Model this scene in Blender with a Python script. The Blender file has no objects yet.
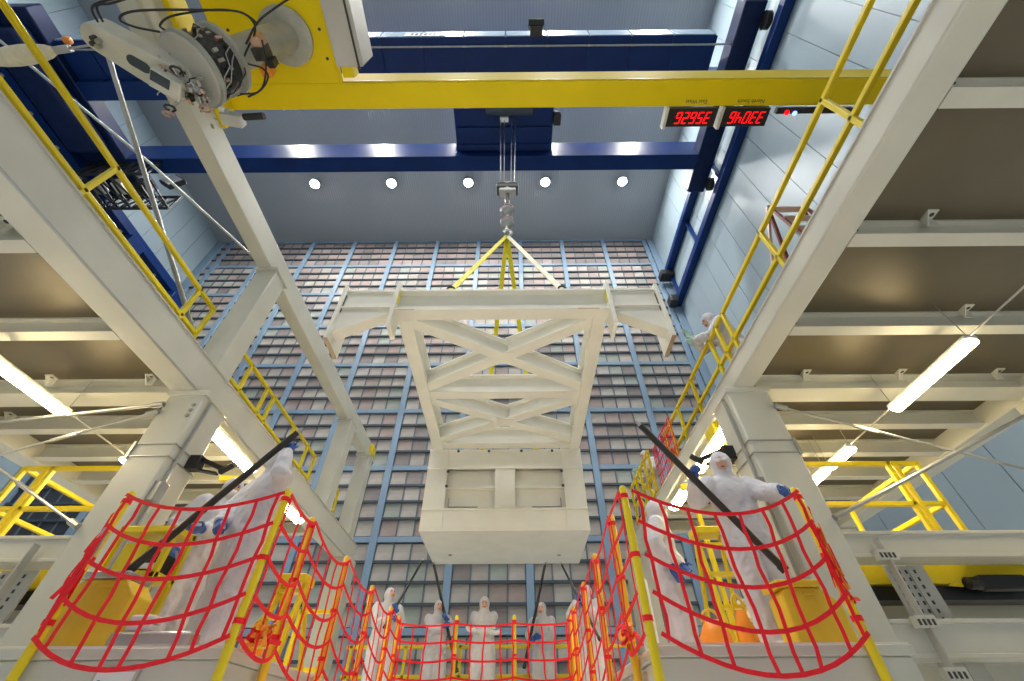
import bpy, bmesh, math, random
from mathutils import Vector, Matrix, noise
random.seed(11)
V = Vector
sc = bpy.context.scene
col = sc.collection
PI = math.pi

# ------------------------------------------------------------------ camera
PITCH, YAW, ROLL, FPX = math.radians(44.15), math.radians(-0.2), math.radians(-0.25), 420.0
_F = V((0, math.cos(PITCH), math.sin(PITCH))); _U = V((0, -math.sin(PITCH), math.cos(PITCH))); _R = V((1, 0, 0))
_R, _U = math.cos(ROLL)*_R + math.sin(ROLL)*_U, -math.sin(ROLL)*_R + math.cos(ROLL)*_U
_yr = Matrix.Rotation(-YAW, 3, 'Z')
_F, _U, _R = _yr @ _F, _yr @ _U, _yr @ _R
cam_d = bpy.data.cameras.new('camera'); cam = bpy.data.objects.new('camera', cam_d); col.objects.link(cam)
cam_d.sensor_width = 36.0; cam_d.lens = FPX/1024*36.0; cam_d.clip_end = 200; cam_d.clip_start = 0.05
cam.matrix_world = Matrix(((_R.x, _U.x, -_F.x, 0), (_R.y, _U.y, -_F.y, 0), (_R.z, _U.z, -_F.z, 0), (0, 0, 0, 1)))
sc.camera = cam

# ------------------------------------------------------------------ light of the hall (open end behind the camera), exposure
w = bpy.data.worlds.new('hall_light'); sc.world = w; w.use_nodes = True
w.node_tree.nodes['Background'].inputs[0].default_value = (0.90, 0.95, 1.0, 1)
w.node_tree.nodes['Background'].inputs[1].default_value = 0.42
sc.view_settings.view_transform = 'Standard'; sc.view_settings.look = 'None'
sc.view_settings.exposure = 0.0; sc.view_settings.gamma = 1.0; sc.view_settings.use_curve_mapping = False
CEIL_E, TUBE_E = 740.0, 48.0        # radiance of the ceiling lamps and of the fluorescent tubes

# ------------------------------------------------------------------ materials
MATS = {}
def mat(name, rgb, rough=0.5, metal=0.0, var=0.08, scale=3.0, bump=0.0, bscale=40.0, emit=0.0, stretch=None, spec=0.5):
    m = bpy.data.materials.new(name); m.use_nodes = True; MATS[name] = m
    nt = m.node_tree; b = nt.nodes['Principled BSDF']
    b.inputs['Roughness'].default_value = rough; b.inputs['Metallic'].default_value = metal
    b.inputs['Specular IOR Level'].default_value = spec
    b.inputs['Base Color'].default_value = (*rgb, 1)
    if emit:
        b.inputs['Emission Color'].default_value = (*rgb, 1); b.inputs['Emission Strength'].default_value = emit
        return m
    tc = nt.nodes.new('ShaderNodeTexCoord'); mp = nt.nodes.new('ShaderNodeMapping')
    nt.links.new(tc.outputs['Object'], mp.inputs['Vector'])
    if stretch: mp.inputs['Scale'].default_value = stretch
    if var:
        n = nt.nodes.new('ShaderNodeTexNoise'); n.inputs['Scale'].default_value = scale; n.inputs['Detail'].default_value = 5
        nt.links.new(mp.outputs[0], n.inputs['Vector'])
        r = nt.nodes.new('ShaderNodeValToRGB')
        r.color_ramp.elements[0].position = 0.3; r.color_ramp.elements[1].position = 0.7
        lo = tuple(c*(1-var) for c in rgb); hi = tuple(min(1, c*(1+var)) for c in rgb)
        r.color_ramp.elements[0].color = (*lo, 1); r.color_ramp.elements[1].color = (*hi, 1)
        nt.links.new(n.outputs['Fac'], r.inputs[0]); nt.links.new(r.outputs[0], b.inputs['Base Color'])
    if bump:
        n2 = nt.nodes.new('ShaderNodeTexNoise'); n2.inputs['Scale'].default_value = bscale; n2.inputs['Detail'].default_value = 4
        nt.links.new(mp.outputs[0], n2.inputs['Vector'])
        bp = nt.nodes.new('ShaderNodeBump'); bp.inputs['Strength'].default_value = bump; bp.inputs['Distance'].default_value = 0.02
        nt.links.new(n2.outputs['Fac'], bp.inputs['Height']); nt.links.new(bp.outputs[0], b.inputs['Normal'])
    return m

mat('steel', (0.60, 0.605, 0.54), 0.42, var=0.05, scale=2.0, bump=0.05, bscale=18)
mat('steel_lift', (0.89, 0.88, 0.80), 0.45, var=0.04, scale=2.0, bump=0.05, bscale=18)
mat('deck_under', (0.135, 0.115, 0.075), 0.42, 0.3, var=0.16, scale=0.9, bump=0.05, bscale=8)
mat('yellow', (0.80, 0.63, 0.01), 0.35, var=0.06, scale=2.0)
mat('yellow_bridge', (0.84, 0.65, 0.004), 0.5, var=0.06, scale=1.2, spec=0.25)
mat('orange_post', (0.86, 0.50, 0.02), 0.4, var=0.08, scale=5)  # yellow posts, with the orange cast of the red net put into the colour
mat('yellow_bin', (0.72, 0.50, 0.03), 0.45, var=0.12, scale=4)
mat('orange', (0.90, 0.30, 0.02), 0.4, var=0.1, scale=5)
mat('red_web', (0.95, 0.006, 0.02), 0.55, var=0.12, scale=30, bump=0.2, bscale=120)
mat('blue_crane', (0.003, 0.024, 0.125), 0.4, var=0.15, scale=0.8, spec=0.22)
mat('blue_mullion', (0.20, 0.295, 0.40), 0.45, var=0.08, scale=0.7)
mat('dark_bar', (0.045, 0.065, 0.085), 0.6, var=0.1)  # dark tone; on the filter wall it stands in for shade under bars
mat('divider', (0.11, 0.135, 0.17), 0.5, var=0.1)
mat('wall_slab', (0.10, 0.12, 0.14), 0.8)
for i, c in enumerate([(0.385, 0.35, 0.31), (0.35, 0.28, 0.25), (0.33, 0.36, 0.315), (0.44, 0.41, 0.37), (0.25, 0.22, 0.21), (0.37, 0.295, 0.27)]):
    mat('filter_%d' % i, c, 0.7, var=0.14, scale=1.1, bump=0.25, bscale=14, stretch=(1, 1, 3))
mat('filter_dark', (0.03, 0.035, 0.05), 0.5, var=0.2, scale=1)
mat('wall_panel', (0.30, 0.385, 0.44), 0.38, var=0.05, scale=0.35)
mat('wall_joint', (0.22, 0.30, 0.36), 0.6)
mat('floor', (0.86, 0.84, 0.79), 0.3, var=0.04, scale=0.6)
mat('platform_top', (0.80, 0.76, 0.68), 0.45, var=0.05)
mat('black', (0.012, 0.012, 0.013), 0.4, var=0)
mat('black_rubber', (0.02, 0.02, 0.022), 0.6, var=0)
mat('pole_black', (0.022, 0.020, 0.018), 0.35, var=0)
mat('grey_metal', (0.42, 0.43, 0.42), 0.35, 0.6, var=0.12, scale=5)
mat('cable_steel', (0.45, 0.45, 0.45), 0.3, 0.9, var=0)
mat('grey_paint', (0.50, 0.50, 0.47), 0.45, var=0.08)
mat('robot_white', (0.40, 0.41, 0.37), 0.38, 0.25, var=0.14, scale=5, bump=0.05, bscale=30)
mat('robot_pale', (0.60, 0.61, 0.55), 0.4, var=0.10, scale=5, bump=0.05, bscale=30)
mat('blue_dark', (0.002, 0.012, 0.06), 0.45, var=0.2, spec=0.25)
mat('robot_dark', (0.05, 0.05, 0.045), 0.4, 0.5, var=0.5, scale=30)
mat('copper', (0.62, 0.40, 0.32), 0.3, 0.8, var=0.1)
mat('brown_edge', (0.50, 0.38, 0.26), 0.5)
mat('maroon', (0.20, 0.035, 0.025), 0.4)
mat('pink_metal', (0.75, 0.60, 0.56), 0.3, 0.5)
mat('suit', (0.60, 0.60, 0.655), 0.8, var=0.06, scale=6, bump=0.5, bscale=16, spec=0.2)
mat('skin', (0.62, 0.36, 0.27), 0.5, var=0.06, scale=20)
mat('glove_blue', (0.03, 0.10, 0.36), 0.45, var=0.1, scale=20)
mat('glove_pale', (0.45, 0.68, 0.62), 0.45, var=0.1, scale=20)
mat('eye', (0.03, 0.02, 0.02), 0.2, var=0)
mat('mask', (0.80, 0.80, 0.80), 0.7, var=0.03)
mat('lens', (0.75, 0.80, 0.82), 0.1, var=0, spec=0.8)
mat('tube_light', (1.0, 0.80, 0.47), emit=TUBE_E)
mat('ceiling_lens', (1.0, 0.97, 0.92), emit=CEIL_E)
mat('flood_lens', (0.55, 0.55, 0.42), 0.2, var=0.1)
mat('led_red', (1.0, 0.0, 0.005), emit=1.3)
mat('led_blue', (0.15, 0.25, 1.0), emit=4.0)
mat('sling_yellow', (0.80, 0.70, 0.02), 0.6, var=0.1, scale=10)
mat('sling_cream', (0.86, 0.83, 0.62), 0.6, var=0.1, scale=10)
mat('paper', (0.80, 0.83, 0.86), 0.5, var=0)
mat('ink', (0.05, 0.05, 0.05), 0.6, var=0)
mat('cloth_grey', (0.66, 0.64, 0.64), 0.7, bump=0.3, bscale=20)
def ceiling_mat():
    m = mat('ceiling', (0.36, 0.40, 0.43), 0.55, var=0)
    nt = m.node_tree; b = nt.nodes['Principled BSDF']
    tc = nt.nodes.new('ShaderNodeTexCoord')
    wv = nt.nodes.new('ShaderNodeTexWave'); wv.bands_direction = 'X'; wv.inputs['Scale'].default_value = 1.9; wv.inputs['Distortion'].default_value = 0.0
    nt.links.new(tc.outputs['Object'], wv.inputs['Vector'])
    r = nt.nodes.new('ShaderNodeValToRGB'); r.color_ramp.elements[0].color = (0.315, 0.345, 0.365, 1); r.color_ramp.elements[1].color = (0.35, 0.38, 0.40, 1)
    nt.links.new(wv.outputs['Fac'], r.inputs[0]); nt.links.new(r.outputs[0], b.inputs['Base Color'])
    bp = nt.nodes.new('ShaderNodeBump'); bp.inputs['Strength'].default_value = 0.2; bp.inputs['Distance'].default_value = 0.03
    nt.links.new(wv.outputs['Fac'], bp.inputs['Height']); nt.links.new(bp.outputs[0], b.inputs['Normal'])
ceiling_mat()

# ------------------------------------------------------------------ helpers
def at(u, v, X=None, Y=None, Z=None):
    d = (u-512)/FPX*_R + (340.5-v)/FPX*_U + _F
    s = X/d.x if X is not None else Y/d.y if Y is not None else Z/d.z
    return d*s
ORI = {}
def thing(name, label, cat, loc=(0, 0, 0), group=None, kind=None):
    o = bpy.data.objects.new(name, None); col.objects.link(o); o.location = loc; o.empty_display_size = 0.1
    ORI[o.name] = V(loc)
    if kind: o['kind'] = kind
    o['label'] = label
    if not kind: o['category'] = cat
    if group: o['group'] = group
    return o
def tag(o, label, cat=None, group=None, kind=None):
    o['label'] = label
    if cat: o['category'] = cat
    if group: o['group'] = group
    if kind: o['kind'] = kind
    return o

class MB:
    def __init__(s): s.v = []; s.f = []; s.m = []; s.cur = 0
    def add(s, vs, fs):
        n = len(s.v); s.v += [V(p) for p in vs]; s.f += [tuple(i+n for i in f) for f in fs]; s.m += [s.cur]*len(fs); return s
    def obox(s, c, ax, ay, az):
        c = V(c); ax, ay, az = V(ax), V(ay), V(az)
        vs = [c+i*ax+j*ay+k*az for k in (-1, 1) for j in (-1, 1) for i in (-1, 1)]
        fs = [(0, 2, 3, 1), (4, 5, 7, 6), (0, 1, 5, 4), (2, 6, 7, 3), (0, 4, 6, 2), (1, 3, 7, 5)]
        if ax.cross(ay).dot(az) < 0: fs = [f[::-1] for f in fs]
        return s.add(vs, fs)
    def box(s, lo, hi):
        lo, hi = V(lo), V(hi); c = (lo+hi)/2; h = (hi-lo)/2
        return s.obox(c, (abs(h.x), 0, 0), (0, abs(h.y), 0), (0, 0, abs(h.z)))
    def frame(s, p0, p1, up=(0, 0, 1)):
        d = (V(p1)-V(p0)); L = d.length; d = d/L; up = V(up)
        if abs(d.dot(up)) > 0.98: up = V((0, 1, 0)) if abs(d.y) < 0.9 else V((1, 0, 0))
        x = d.cross(up).normalized(); z = x.cross(d).normalized()
        return d, x, z, L
    def bar(s, p0, p1, w, h, up=(0, 0, 1)):
        d, x, z, L = s.frame(p0, p1, up)
        return s.obox((V(p0)+V(p1))/2, x*w/2, d*L/2, z*h/2)
    def ibeam(s, p0, p1, w, h, tf=0.03, tw=0.025, up=(0, 0, 1)):
        d, x, z, L = s.frame(p0, p1, up); W, H = w/2, h/2; t = tw/2
        prof = [(-W, -H), (W, -H), (W, -H+tf), (t, -H+tf), (t, H-tf), (W, H-tf), (W, H), (-W, H), (-W, H-tf), (-t, H-tf), (-t, -H+tf), (-W, -H+tf)]
        n = len(prof); vs = [V(p)+a*x+b*z for p in (p0, p1) for a, b in prof]
        fs = [(i, (i+1) % n, n+(i+1) % n, n+i) for i in range(n)] + [tuple(range(n))[::-1], tuple(range(n, 2*n))]
        return s.add(vs, [f[::-1] for f in fs])
    def tube(s, p0, p1, r, n=8, r1=None):
        r1 = r if r1 is None else r1
        d, x, z, L = s.frame(p0, p1)
        vs = []
        for p, q in ((V(p0), r), (V(p1), r1)):
            vs += [p+q*(math.cos(2*PI*i/n)*x+math.sin(2*PI*i/n)*z) for i in range(n)]
        fs = [(i, n+i, n+(i+1) % n, (i+1) % n) for i in range(n)] + [tuple(range(n)), tuple(range(n, 2*n))[::-1]]
        return s.add(vs, fs)
    def path(s, pts, r, n=6):
        pts = [V(p) for p in pts]; vs = []; x = None
        for i, p in enumerate(pts):
            d = (pts[min(i+1, len(pts)-1)]-pts[max(i-1, 0)]).normalized()
            if x is None:
                a = V((0, 0, 1)) if abs(d.z) < 0.9 else V((1, 0, 0)); x = d.cross(a).normalized()
            else:
                x = (x-d*x.dot(d)).normalized()
            y = d.cross(x); rr = r[i] if isinstance(r, (list, tuple)) else r
            vs += [p+rr*(math.cos(2*PI*k/n)*x+math.sin(2*PI*k/n)*y) for k in range(n)]
        fs = []
        for i in range(len(pts)-1):
            fs += [(i*n+k, i*n+(k+1) % n, (i+1)*n+(k+1) % n, (i+1)*n+k) for k in range(n)]
        m = (len(pts)-1)*n
        fs += [tuple(range(n))[::-1], tuple(range(m, m+n))]
        return s.add(vs, fs)
    def ribbon(s, pts, w, t, side):
        """flat strap along pts; side = width direction"""
        pts = [V(p) for p in pts]; vs = []
        for i, p in enumerate(pts):
            d = (pts[min(i+1, len(pts)-1)]-pts[max(i-1, 0)]).normalized()
            a = V(side); a = (a-d*a.dot(d)).normalized(); b = d.cross(a)
            vs += [p+a*w/2+b*t/2, p-a*w/2+b*t/2, p-a*w/2-b*t/2, p+a*w/2-b*t/2]
        fs = []
        for i in range(len(pts)-1):
            fs += [(4*i+k, 4*i+(k+1) % 4, 4*i+4+(k+1) % 4, 4*i+4+k) for k in range(4)]
        m = 4*(len(pts)-1); fs += [(3, 2, 1, 0), (m, m+1, m+2, m+3)]
        return s.add(vs, fs)
    def prism(s, poly, ext):
        poly = [V(p) for p in poly]; ext = V(ext); n = len(poly)
        nrm = V((0, 0, 0))
        for i in range(n): nrm += poly[i].cross(poly[(i+1) % n])
        vs = poly+[p+ext for p in poly]
        fs = [tuple(range(n)), tuple(range(n, 2*n))[::-1]]+[(i, n+i, n+(i+1) % n, (i+1) % n) for i in range(n)]
        if nrm.dot(ext) > 0: fs = [f[::-1] for f in fs]
        return s.add(vs, fs)
    def lathe(s, prof, o, ax, n=24):
        """prof: (radius, height along ax)"""
        o = V(o); d, x, z, L = s.frame(o, o+V(ax)); vs = []
        for r, h in prof: vs += [o+d*h+max(r, 1e-4)*(math.cos(2*PI*k/n)*x+math.sin(2*PI*k/n)*z) for k in range(n)]
        fs = []
        for i in range(len(prof)-1):
            fs += [(i*n+k, (i+1)*n+k, (i+1)*n+(k+1) % n, i*n+(k+1) % n) for k in range(n)]
        m = (len(prof)-1)*n
        fs += [tuple(range(n)), tuple(range(m, m+n))[::-1]]
        return s.add(vs, fs)
    def ell(s, c, ax, ay, az, nu=14, nv=9):
        c, ax, ay, az = V(c), V(ax), V(ay), V(az); vs = []
        for j in range(nv+1):
            t = PI*j/nv; st, ct = max(math.sin(t), 1e-3), math.cos(t)
            vs += [c+ct*az+st*(math.cos(2*PI*i/nu)*ax+math.sin(2*PI*i/nu)*ay) for i in range(nu)]
        fs = []
        for j in range(nv):
            fs += [(j*nu+i, (j+1)*nu+i, (j+1)*nu+(i+1) % nu, j*nu+(i+1) % nu) for i in range(nu)]
        fs += [tuple(range(nu)), tuple(range(nv*nu, nv*nu+nu))[::-1]]
        return s.add(vs, fs)
    def mesh(s, name, off=V((0, 0, 0)), smooth=True):
        me = bpy.data.meshes.new(name); me.from_pydata([tuple(p-off) for p in s.v], [], s.f); me.update()
        if smooth:
            me.polygons.foreach_set('use_smooth', [True]*len(me.polygons)); me.set_sharp_from_angle(angle=math.radians(38))
        return me
    def build(s, name, m, parent=None, bev=0.0, smooth=True, kind=None):
        if parent is not None: off = ORI[parent.name]
        else:
            xs = [p.x for p in s.v]; ys = [p.y for p in s.v]; zs = [p.z for p in s.v]
            off = V(((min(xs)+max(xs))/2, (min(ys)+max(ys))/2, min(zs)))
        me = s.mesh(name, off, smooth)
        for mm in (m if isinstance(m, (list, tuple)) else [m]): me.materials.append(MATS[mm])
        if len(set(s.m)) > 1: me.polygons.foreach_set('material_index', s.m)
        o = bpy.data.objects.new(name, me); col.objects.link(o)
        ORI[o.name] = off
        if parent is not None: o.parent = parent
        else: o.location = off
        if bev:
            b = o.modifiers.new('bevel', 'BEVEL'); b.width = bev; b.segments = 2; b.limit_method = 'ANGLE'; b.angle_limit = math.radians(40)
        if kind: o['kind'] = kind
        return o
def inst(me, name, loc, parent=None):
    o = bpy.data.objects.new(name, me); col.objects.link(o)
    off = ORI[parent.name] if parent is not None else V((0, 0, 0))
    o.location = V(loc)-off
    if parent is not None: o.parent = parent
    return o
def struct(o, label=None):
    o['kind'] = 'structure'
    if label: o['label'] = label
    return o
# ================================================================== THE HALL
FZ, CZ, WY, XR, XL, YB = -1.5, 28.1, 18.0, 10.8, -22.7, -8.0
struct(MB().box((XL-.3, YB, FZ-.2), (XR+.3, WY+.5, FZ)).build('floor', 'floor'), 'smooth pale clean room floor')
struct(MB().box((XL-.3, YB, CZ), (XR+.3, WY+.5, CZ+.3)).build('ceiling', 'ceiling'), 'ribbed grey metal ceiling')
wb = struct(MB().box((XL-.3, WY+.05, FZ), (XR+.3, WY+.4, CZ)).build('wall_back', 'wall_slab'), 'back wall of filter panels in a light blue steel grid')
MX = [0.59+3.163*k for k in range(-7, 4)]                 # mullion centres
RZ = [28.1-3.14*k for k in range(10)]                     # transom centres
for i, x in enumerate(MX):
    MB().box((x-.15, WY-.16, FZ), (x+.15, WY+.06, CZ)).build('mullion', 'blue_mullion', wb, bev=0.015)
MB().box((XR-.5, WY-.2, FZ), (XR, WY+.06, CZ)).build('corner_mullion', 'blue_mullion', wb, bev=0.015)
MB().box((XL, WY-.2, FZ), (XL+.6, WY+.06, CZ)).build('corner_mullion', 'blue_mullion', wb, bev=0.015)
for z in RZ:
    MB().box((XL, WY-.12, z-.11), (XR, WY+.06, z+.11)).build('transom', 'blue_mullion', wb, bev=0.012)
xs = [XL+.45]+MX+[XR-.35]
cells = []
for zi in range(9):
    z1, z0 = RZ[zi]-.11, RZ[zi+1]+.11
    ph = (z1-z0)/4
    for r in range(1, 4):
        z = z0+ph*r
        MB().box((XL, WY-.13, z-.05), (XR, WY+.06, z+.05)).build('filter_bar', 'dark_bar', wb)  # protruding bars; the shade on their undersides is put into the dark colour
    for bi in range(len(xs)-1):
        a, b = xs[bi]+.15, xs[bi+1]-.15
        n = max(1, round((b-a)/0.72)); pw = (b-a)/n
        for r in range(4):
            for c in range(n):
                cells.append((a+pw*(c+.5), z0+ph*(r+.5), pw-.05, ph-.10, zi, bi))
for bi in range(len(xs)-1):
    a, b = xs[bi]+.15, xs[bi+1]-.15
    n = max(1, round((b-a)/0.72)); pw = (b-a)/n
    for c in range(1, n):
        MB().box((a+pw*c-.03, WY-.08, FZ), (a+pw*c+.03, WY+.06, CZ)).build('divider', 'divider', wb)
def pix(p):
    p = V(p); f = p.dot(_F); return 512+FPX*p.dot(_R)/f, 340.5-FPX*p.dot(_U)/f
def score(c):
    u, v = pix((c[0], WY, c[1]))
    if not (0 < v < 681) or u < 225+max(0, (v-300))*.55 or u > 700-max(0, (v-330))*.2: return -1
    if 420 < u < 590 and 290 < v < 562: return -1
    return v
order = sorted(range(len(cells)), key=lambda i: -score(cells[i]))
top = set(order[:300]); pm = {}; rest = MB()
def fmat(c):
    if c[4] >= 5 and c[5] <= 2: return 6
    if c[4] == 0: return random.choice((1, 4, 4, 5, 4))
    return random.choice((0, 0, 3, 3, 2, 1, 5, 4))
FM = ['filter_%d' % i for i in range(6)]+['filter_dark']
for i, c in enumerate(cells):
    k = fmat(c)
    if i in top:
        key = (round(c[2], 3), round(c[3], 3), k)
        if key not in pm:
            pm[key] = MB().box((-c[2]/2, -.03, -c[3]/2), (c[2]/2, .07, c[3]/2)).mesh('filter_panel', smooth=False); pm[key].materials.append(MATS[FM[k]])
        inst(pm[key], 'filter_panel', (c[0], WY, c[1]), wb)
    else:
        rest.cur = k; rest.box((c[0]-c[2]/2, WY-.03, c[1]-c[3]/2), (c[0]+c[2]/2, WY+.07, c[1]+c[3]/2))
rest.build('filter_panel', FM, wb, smooth=False, kind='stuff')
for nm, x, sgn, lab in (('wall_right', XR, 1, 'pale blue panelled wall beside the right mezzanine'), ('wall_left', XL, -1, 'pale blue panelled wall beyond the left mezzanine')):
    wl = struct(MB().box((x, YB, FZ), (x+.3*sgn, WY+.4, CZ)).build(nm, 'wall_joint'), lab)
    y = WY-.25; pw = 1.3; me = MB().box((-.03, -pw/2+.012, FZ), (.03, pw/2-.012, CZ)).mesh('wall_panel', smooth=False); me.materials.append(MATS['wall_panel'])
    while y > YB+pw:
        inst(me, 'wall_panel', (x-.02*sgn, y-pw/2, 0), wl); y -= pw

# ceiling lamps
def ceiling_lamp(x, y, lab):
    t = thing('ceiling_lamp', lab, 'ceiling light', (x, y, CZ-.3), 'high bay lamps on the ceiling')
    MB().lathe([(.30, .0), (.34, .02), (.34, .16), (.12, .26), (.12, .305)], (x, y, CZ-.30), (0, 0, 1), 20).build('housing', 'grey_metal', t)
    MB().lathe([(.28, -.012), (.28, .004)], (x, y, CZ-.30), (0, 0, 1), 20).build('lens', 'ceiling_lens', t)
for j, y in enumerate((13.1, 7.6, 2.1, -3.4)):
    for i in range(1, 6):
        x = -18.8+5.27*i
        ceiling_lamp(x, y, 'round lamp in the ceiling row before the filter wall, %s from the nearer side wall' % ('', 'fifth', 'fourth', 'third', 'second', 'first')[i] if j == 0 else 'round bright ceiling lamp in a row above the blue cranes')

# ================================================================== OVERHEAD CRANE
GZ = 21.2
def crane():
    t = thing('overhead_crane', 'dark blue double-girder overhead crane spanning the hall', 'crane', (0, 6.7, GZ))
    for i, y in enumerate((5.24, 8.62)):
        MB().box((XL+.9, y, GZ), (9.9, y+.76, GZ+1.66)).build('girder', 'blue_crane', t, bev=0.02)
    for sa, sb in ((-21.85, -19.3), (9.3, 10.2)):
        MB().box((sa, 2.6, GZ-.04), (sb, 10.6, GZ+.85)).build('end_truck', 'blue_dark', t, bev=.06)
    MB().box((-21.0, 3.2, GZ-.9), (-19.6, 8.0, GZ-.04)).build('drive_housing', 'blue_dark', t, bev=.15)
    for y in (3.2, 10.0): MB().lathe([(.33, -.1), (.33, .1)], (10.22, y, 20.87), (1, 0, 0), 20).build('wheel', 'black', t)
    # walkway along the nearer girder
    wp = MB().box((-.875, -.72, 0), (.875, .74, .06)).mesh('walkway_panel'); wp.materials.append(MATS['blue_crane'])
    x = XL+2
    while x < XR-1.5:
        inst(wp, 'walkway_panel', (x, 4.50, GZ+.30), t); MB().box((x+.86, 3.80, GZ+.26), (x+.92, 5.24, GZ+.31)).build('walkway_bearer', 'blue_crane', t); x += 1.78
    me = MB().box((-.86, -.015, 0), (.86, .015, .95)).mesh('kick_plate'); me.materials.append(MATS['blue_mullion'])
    x = XL+2
    while x < XR-1.5:
        inst(me, 'kick_plate', (x, 3.76, GZ+.33), t); x += 1.78
    MB().tube((XL+1.4, 4.09, GZ+.20), (XR-1.0, 4.09, GZ+.20), .04).build('conduit', 'grey_metal', t)
    x = XL+2
    cl = MB().box((-.05, -.03, -.08), (.05, .03, .08)).mesh('conduit_clamp'); cl.materials.append(MATS['grey_metal'])
    while x < XR-1.5:
        inst(cl, 'conduit_clamp', (x+.89, 4.09, GZ+.22), t); x += 1.78
    st = MB().box((-.02, -.06, 0), (.02, 0, 1.6)).mesh('stiffener'); st.materials.append(MATS['blue_crane'])
    x = XL+1.1
    while x < XR-1.5:
        inst(st, 'stiffener', (x, 5.24, GZ+.03), t); x += 1.78
    p = at(425, 34, Y=3.72)
    s = MB().box((p.x-.85, 3.725, p.z-.28), (p.x+.85, 3.745, p.z+.28)).build('name_plate', 'paper', t)
    for k in range(7):
        MB().box((p.x-.6+k*.19, 3.715, p.z-.15), (p.x-.6+k*.19+.12, 3.726, p.z+.15)).build('plate_mark', 'ink', s)
    return t
crane()
p = at(536, 26, Y=3.45)
t = thing('floodlight', 'square floodlight fixed to the blue crane girder', 'floodlight', (p.x, 3.45, p.z-.4))
MB().obox((p.x, 3.4, p.z), (.33, 0, 0), (0, .10, -.06), (0, .12, .24)).build('housing', 'black', t, bev=.02)
MB().obox((p.x, 3.28, p.z+.06), (.28, 0, 0), (0, .012, -.007), (0, .10, .19)).build('lens', 'flood_lens', t)
MB().box((p.x-.25, 3.4, p.z-.42), (p.x+.25, 3.75, p.z-.2)).build('bracket', 'black', t)

t = thing('hoist_trolley', 'blue hoist trolley riding on the overhead crane girders', 'hoist', (-.4, 6.7, GZ+.5))
MB().box((-2.75, 6.02, GZ+.5), (2.0, 8.60, GZ+1.5)).build('frame', 'blue_crane', t, bev=.03)
MB().box((-2.9, 5.3, GZ+1.67), (2.1, 9.4, GZ+2.1)).build('carriage', 'blue_crane', t, bev=.03)
for y in (6.2, 7.5, 8.3):
    MB().box((-2.6, y-.09, GZ+.36), (1.9, y+.09, GZ+.5)).build('cross_member', 'blue_crane', t)
MB().tube((-1.2, 6.6, GZ+.42), (1.0, 6.6, GZ+.42), .28, 16).build('rope_drum', 'dark_bar', t)
MB().box((2.0, 6.8, GZ+.2), (2.35, 7.3, GZ+.9)).build('motor', 'black', t, bev=.03)
MB().box((-.55, 6.9, GZ+.15), (-.15, 7.1, GZ+.45)).build('load_cell', 'paper', t)

HY = 7.0
hk = at(507, 237, Y=HY); HX = hk.x; HZ = hk.z
t = thing('hook_block', 'steel crane hook block hanging on wire ropes above the lifted frame', 'crane hook', (HX, HY, HZ))
bz = at(507, 190, Y=HY).z
for dx in (-.24, -.12, .12, .24):
    MB().tube((HX+dx, HY, bz+.3), (HX+dx*1.5, HY, GZ+.45), .022, 6).build('wire_rope', 'cable_steel', t)
b = MB().box((HX-.30, HY-.17, bz-.35), (HX+.30, HY+.17, bz+.38)).build('sheave_housing', 'grey_metal', t, bev=.05)
for dx in (-.2, .2):
    MB().lathe([(.18, -.2), (.22, -.17), (.22, .17), (.18, .2)], (HX+dx*.9, HY, bz+.05), (0, 1, 0), 18).build('sheave', 'robot_dark', b)
MB().tube((HX, HY, bz-.35), (HX, HY, HZ+1.5), .07, 10).build('swivel', 'robot_dark', t)
for zc, r in ((at(507, 211, Y=HY).z, .24), (at(507, 223, Y=HY).z, .23)):
    MB().ell((HX, HY, zc), (r, 0, 0), (0, r, 0), (0, 0, r*1.05), 18, 12).build('load_ball', 'grey_metal', t)
    MB().lathe([(r*1.03, -.03), (r*1.03, .03)], (HX, HY, zc), (0, 0, 1), 18).build('red_band', 'maroon', t)
zz = at(507, 228, Y=HY).z
MB().tube((HX, HY, zz-.2), (HX, HY, bz-.6), .05, 8).build('shank', 'grey_metal', t)
pts = [(HX+.13*math.sin(a), HY, HZ+.22-.16*math.cos(a)) for a in [i*PI*1.55/14 for i in range(15)]]
MB().path([(HX+.0, HY, zz)]+[(HX, HY, HZ+.5)]+pts[::-1], .05, 8).build('hook', 'grey_metal', t)

# ================================================================== LIFTED FRAME
FY, FZB, FZT = 5.0, 5.64, 6.21
FX0, FX1 = -2.12, 1.72
BX0, BX1, BY0, BY1, BZ0, BZ1 = -2.19, 1.74, 9.9, 12.3, 3.56, 5.64
t = thing('lifted_steel_frame', 'cream steel frame with crossed braces and a deep box end hanging from the crane', 'steel frame', (-.2, 7, BZ0))
S = 'steel_lift'
MB().ibeam((FX0-.02, FY+.13, (FZB+FZT)/2), (FX1+.02, FY+.13, (FZB+FZT)/2), .26, FZT-FZB, .05, .03).build('end_beam', S, t, bev=.006)
for a, b_ in ((FX0, FX0+.26), (FX1-.26, FX1)):
    MB().ibeam(((a+b_)/2, FY+.262, (FZB+FZT)/2-.02), ((a+b_)/2, BY0+.01, (FZB+FZT)/2-.02), .26, FZT-FZB-.04, .04, .05).build('side_beam', S, t, bev=.006)
for y0 in (7.44, BY0-.28):
    MB().ibeam((FX0+.26, y0+.13, FZB+.26), (FX1-.26, y0+.13, FZB+.26), .26, .5, .04, .03).build('cross_beam', S, t, bev=.006)
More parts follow.
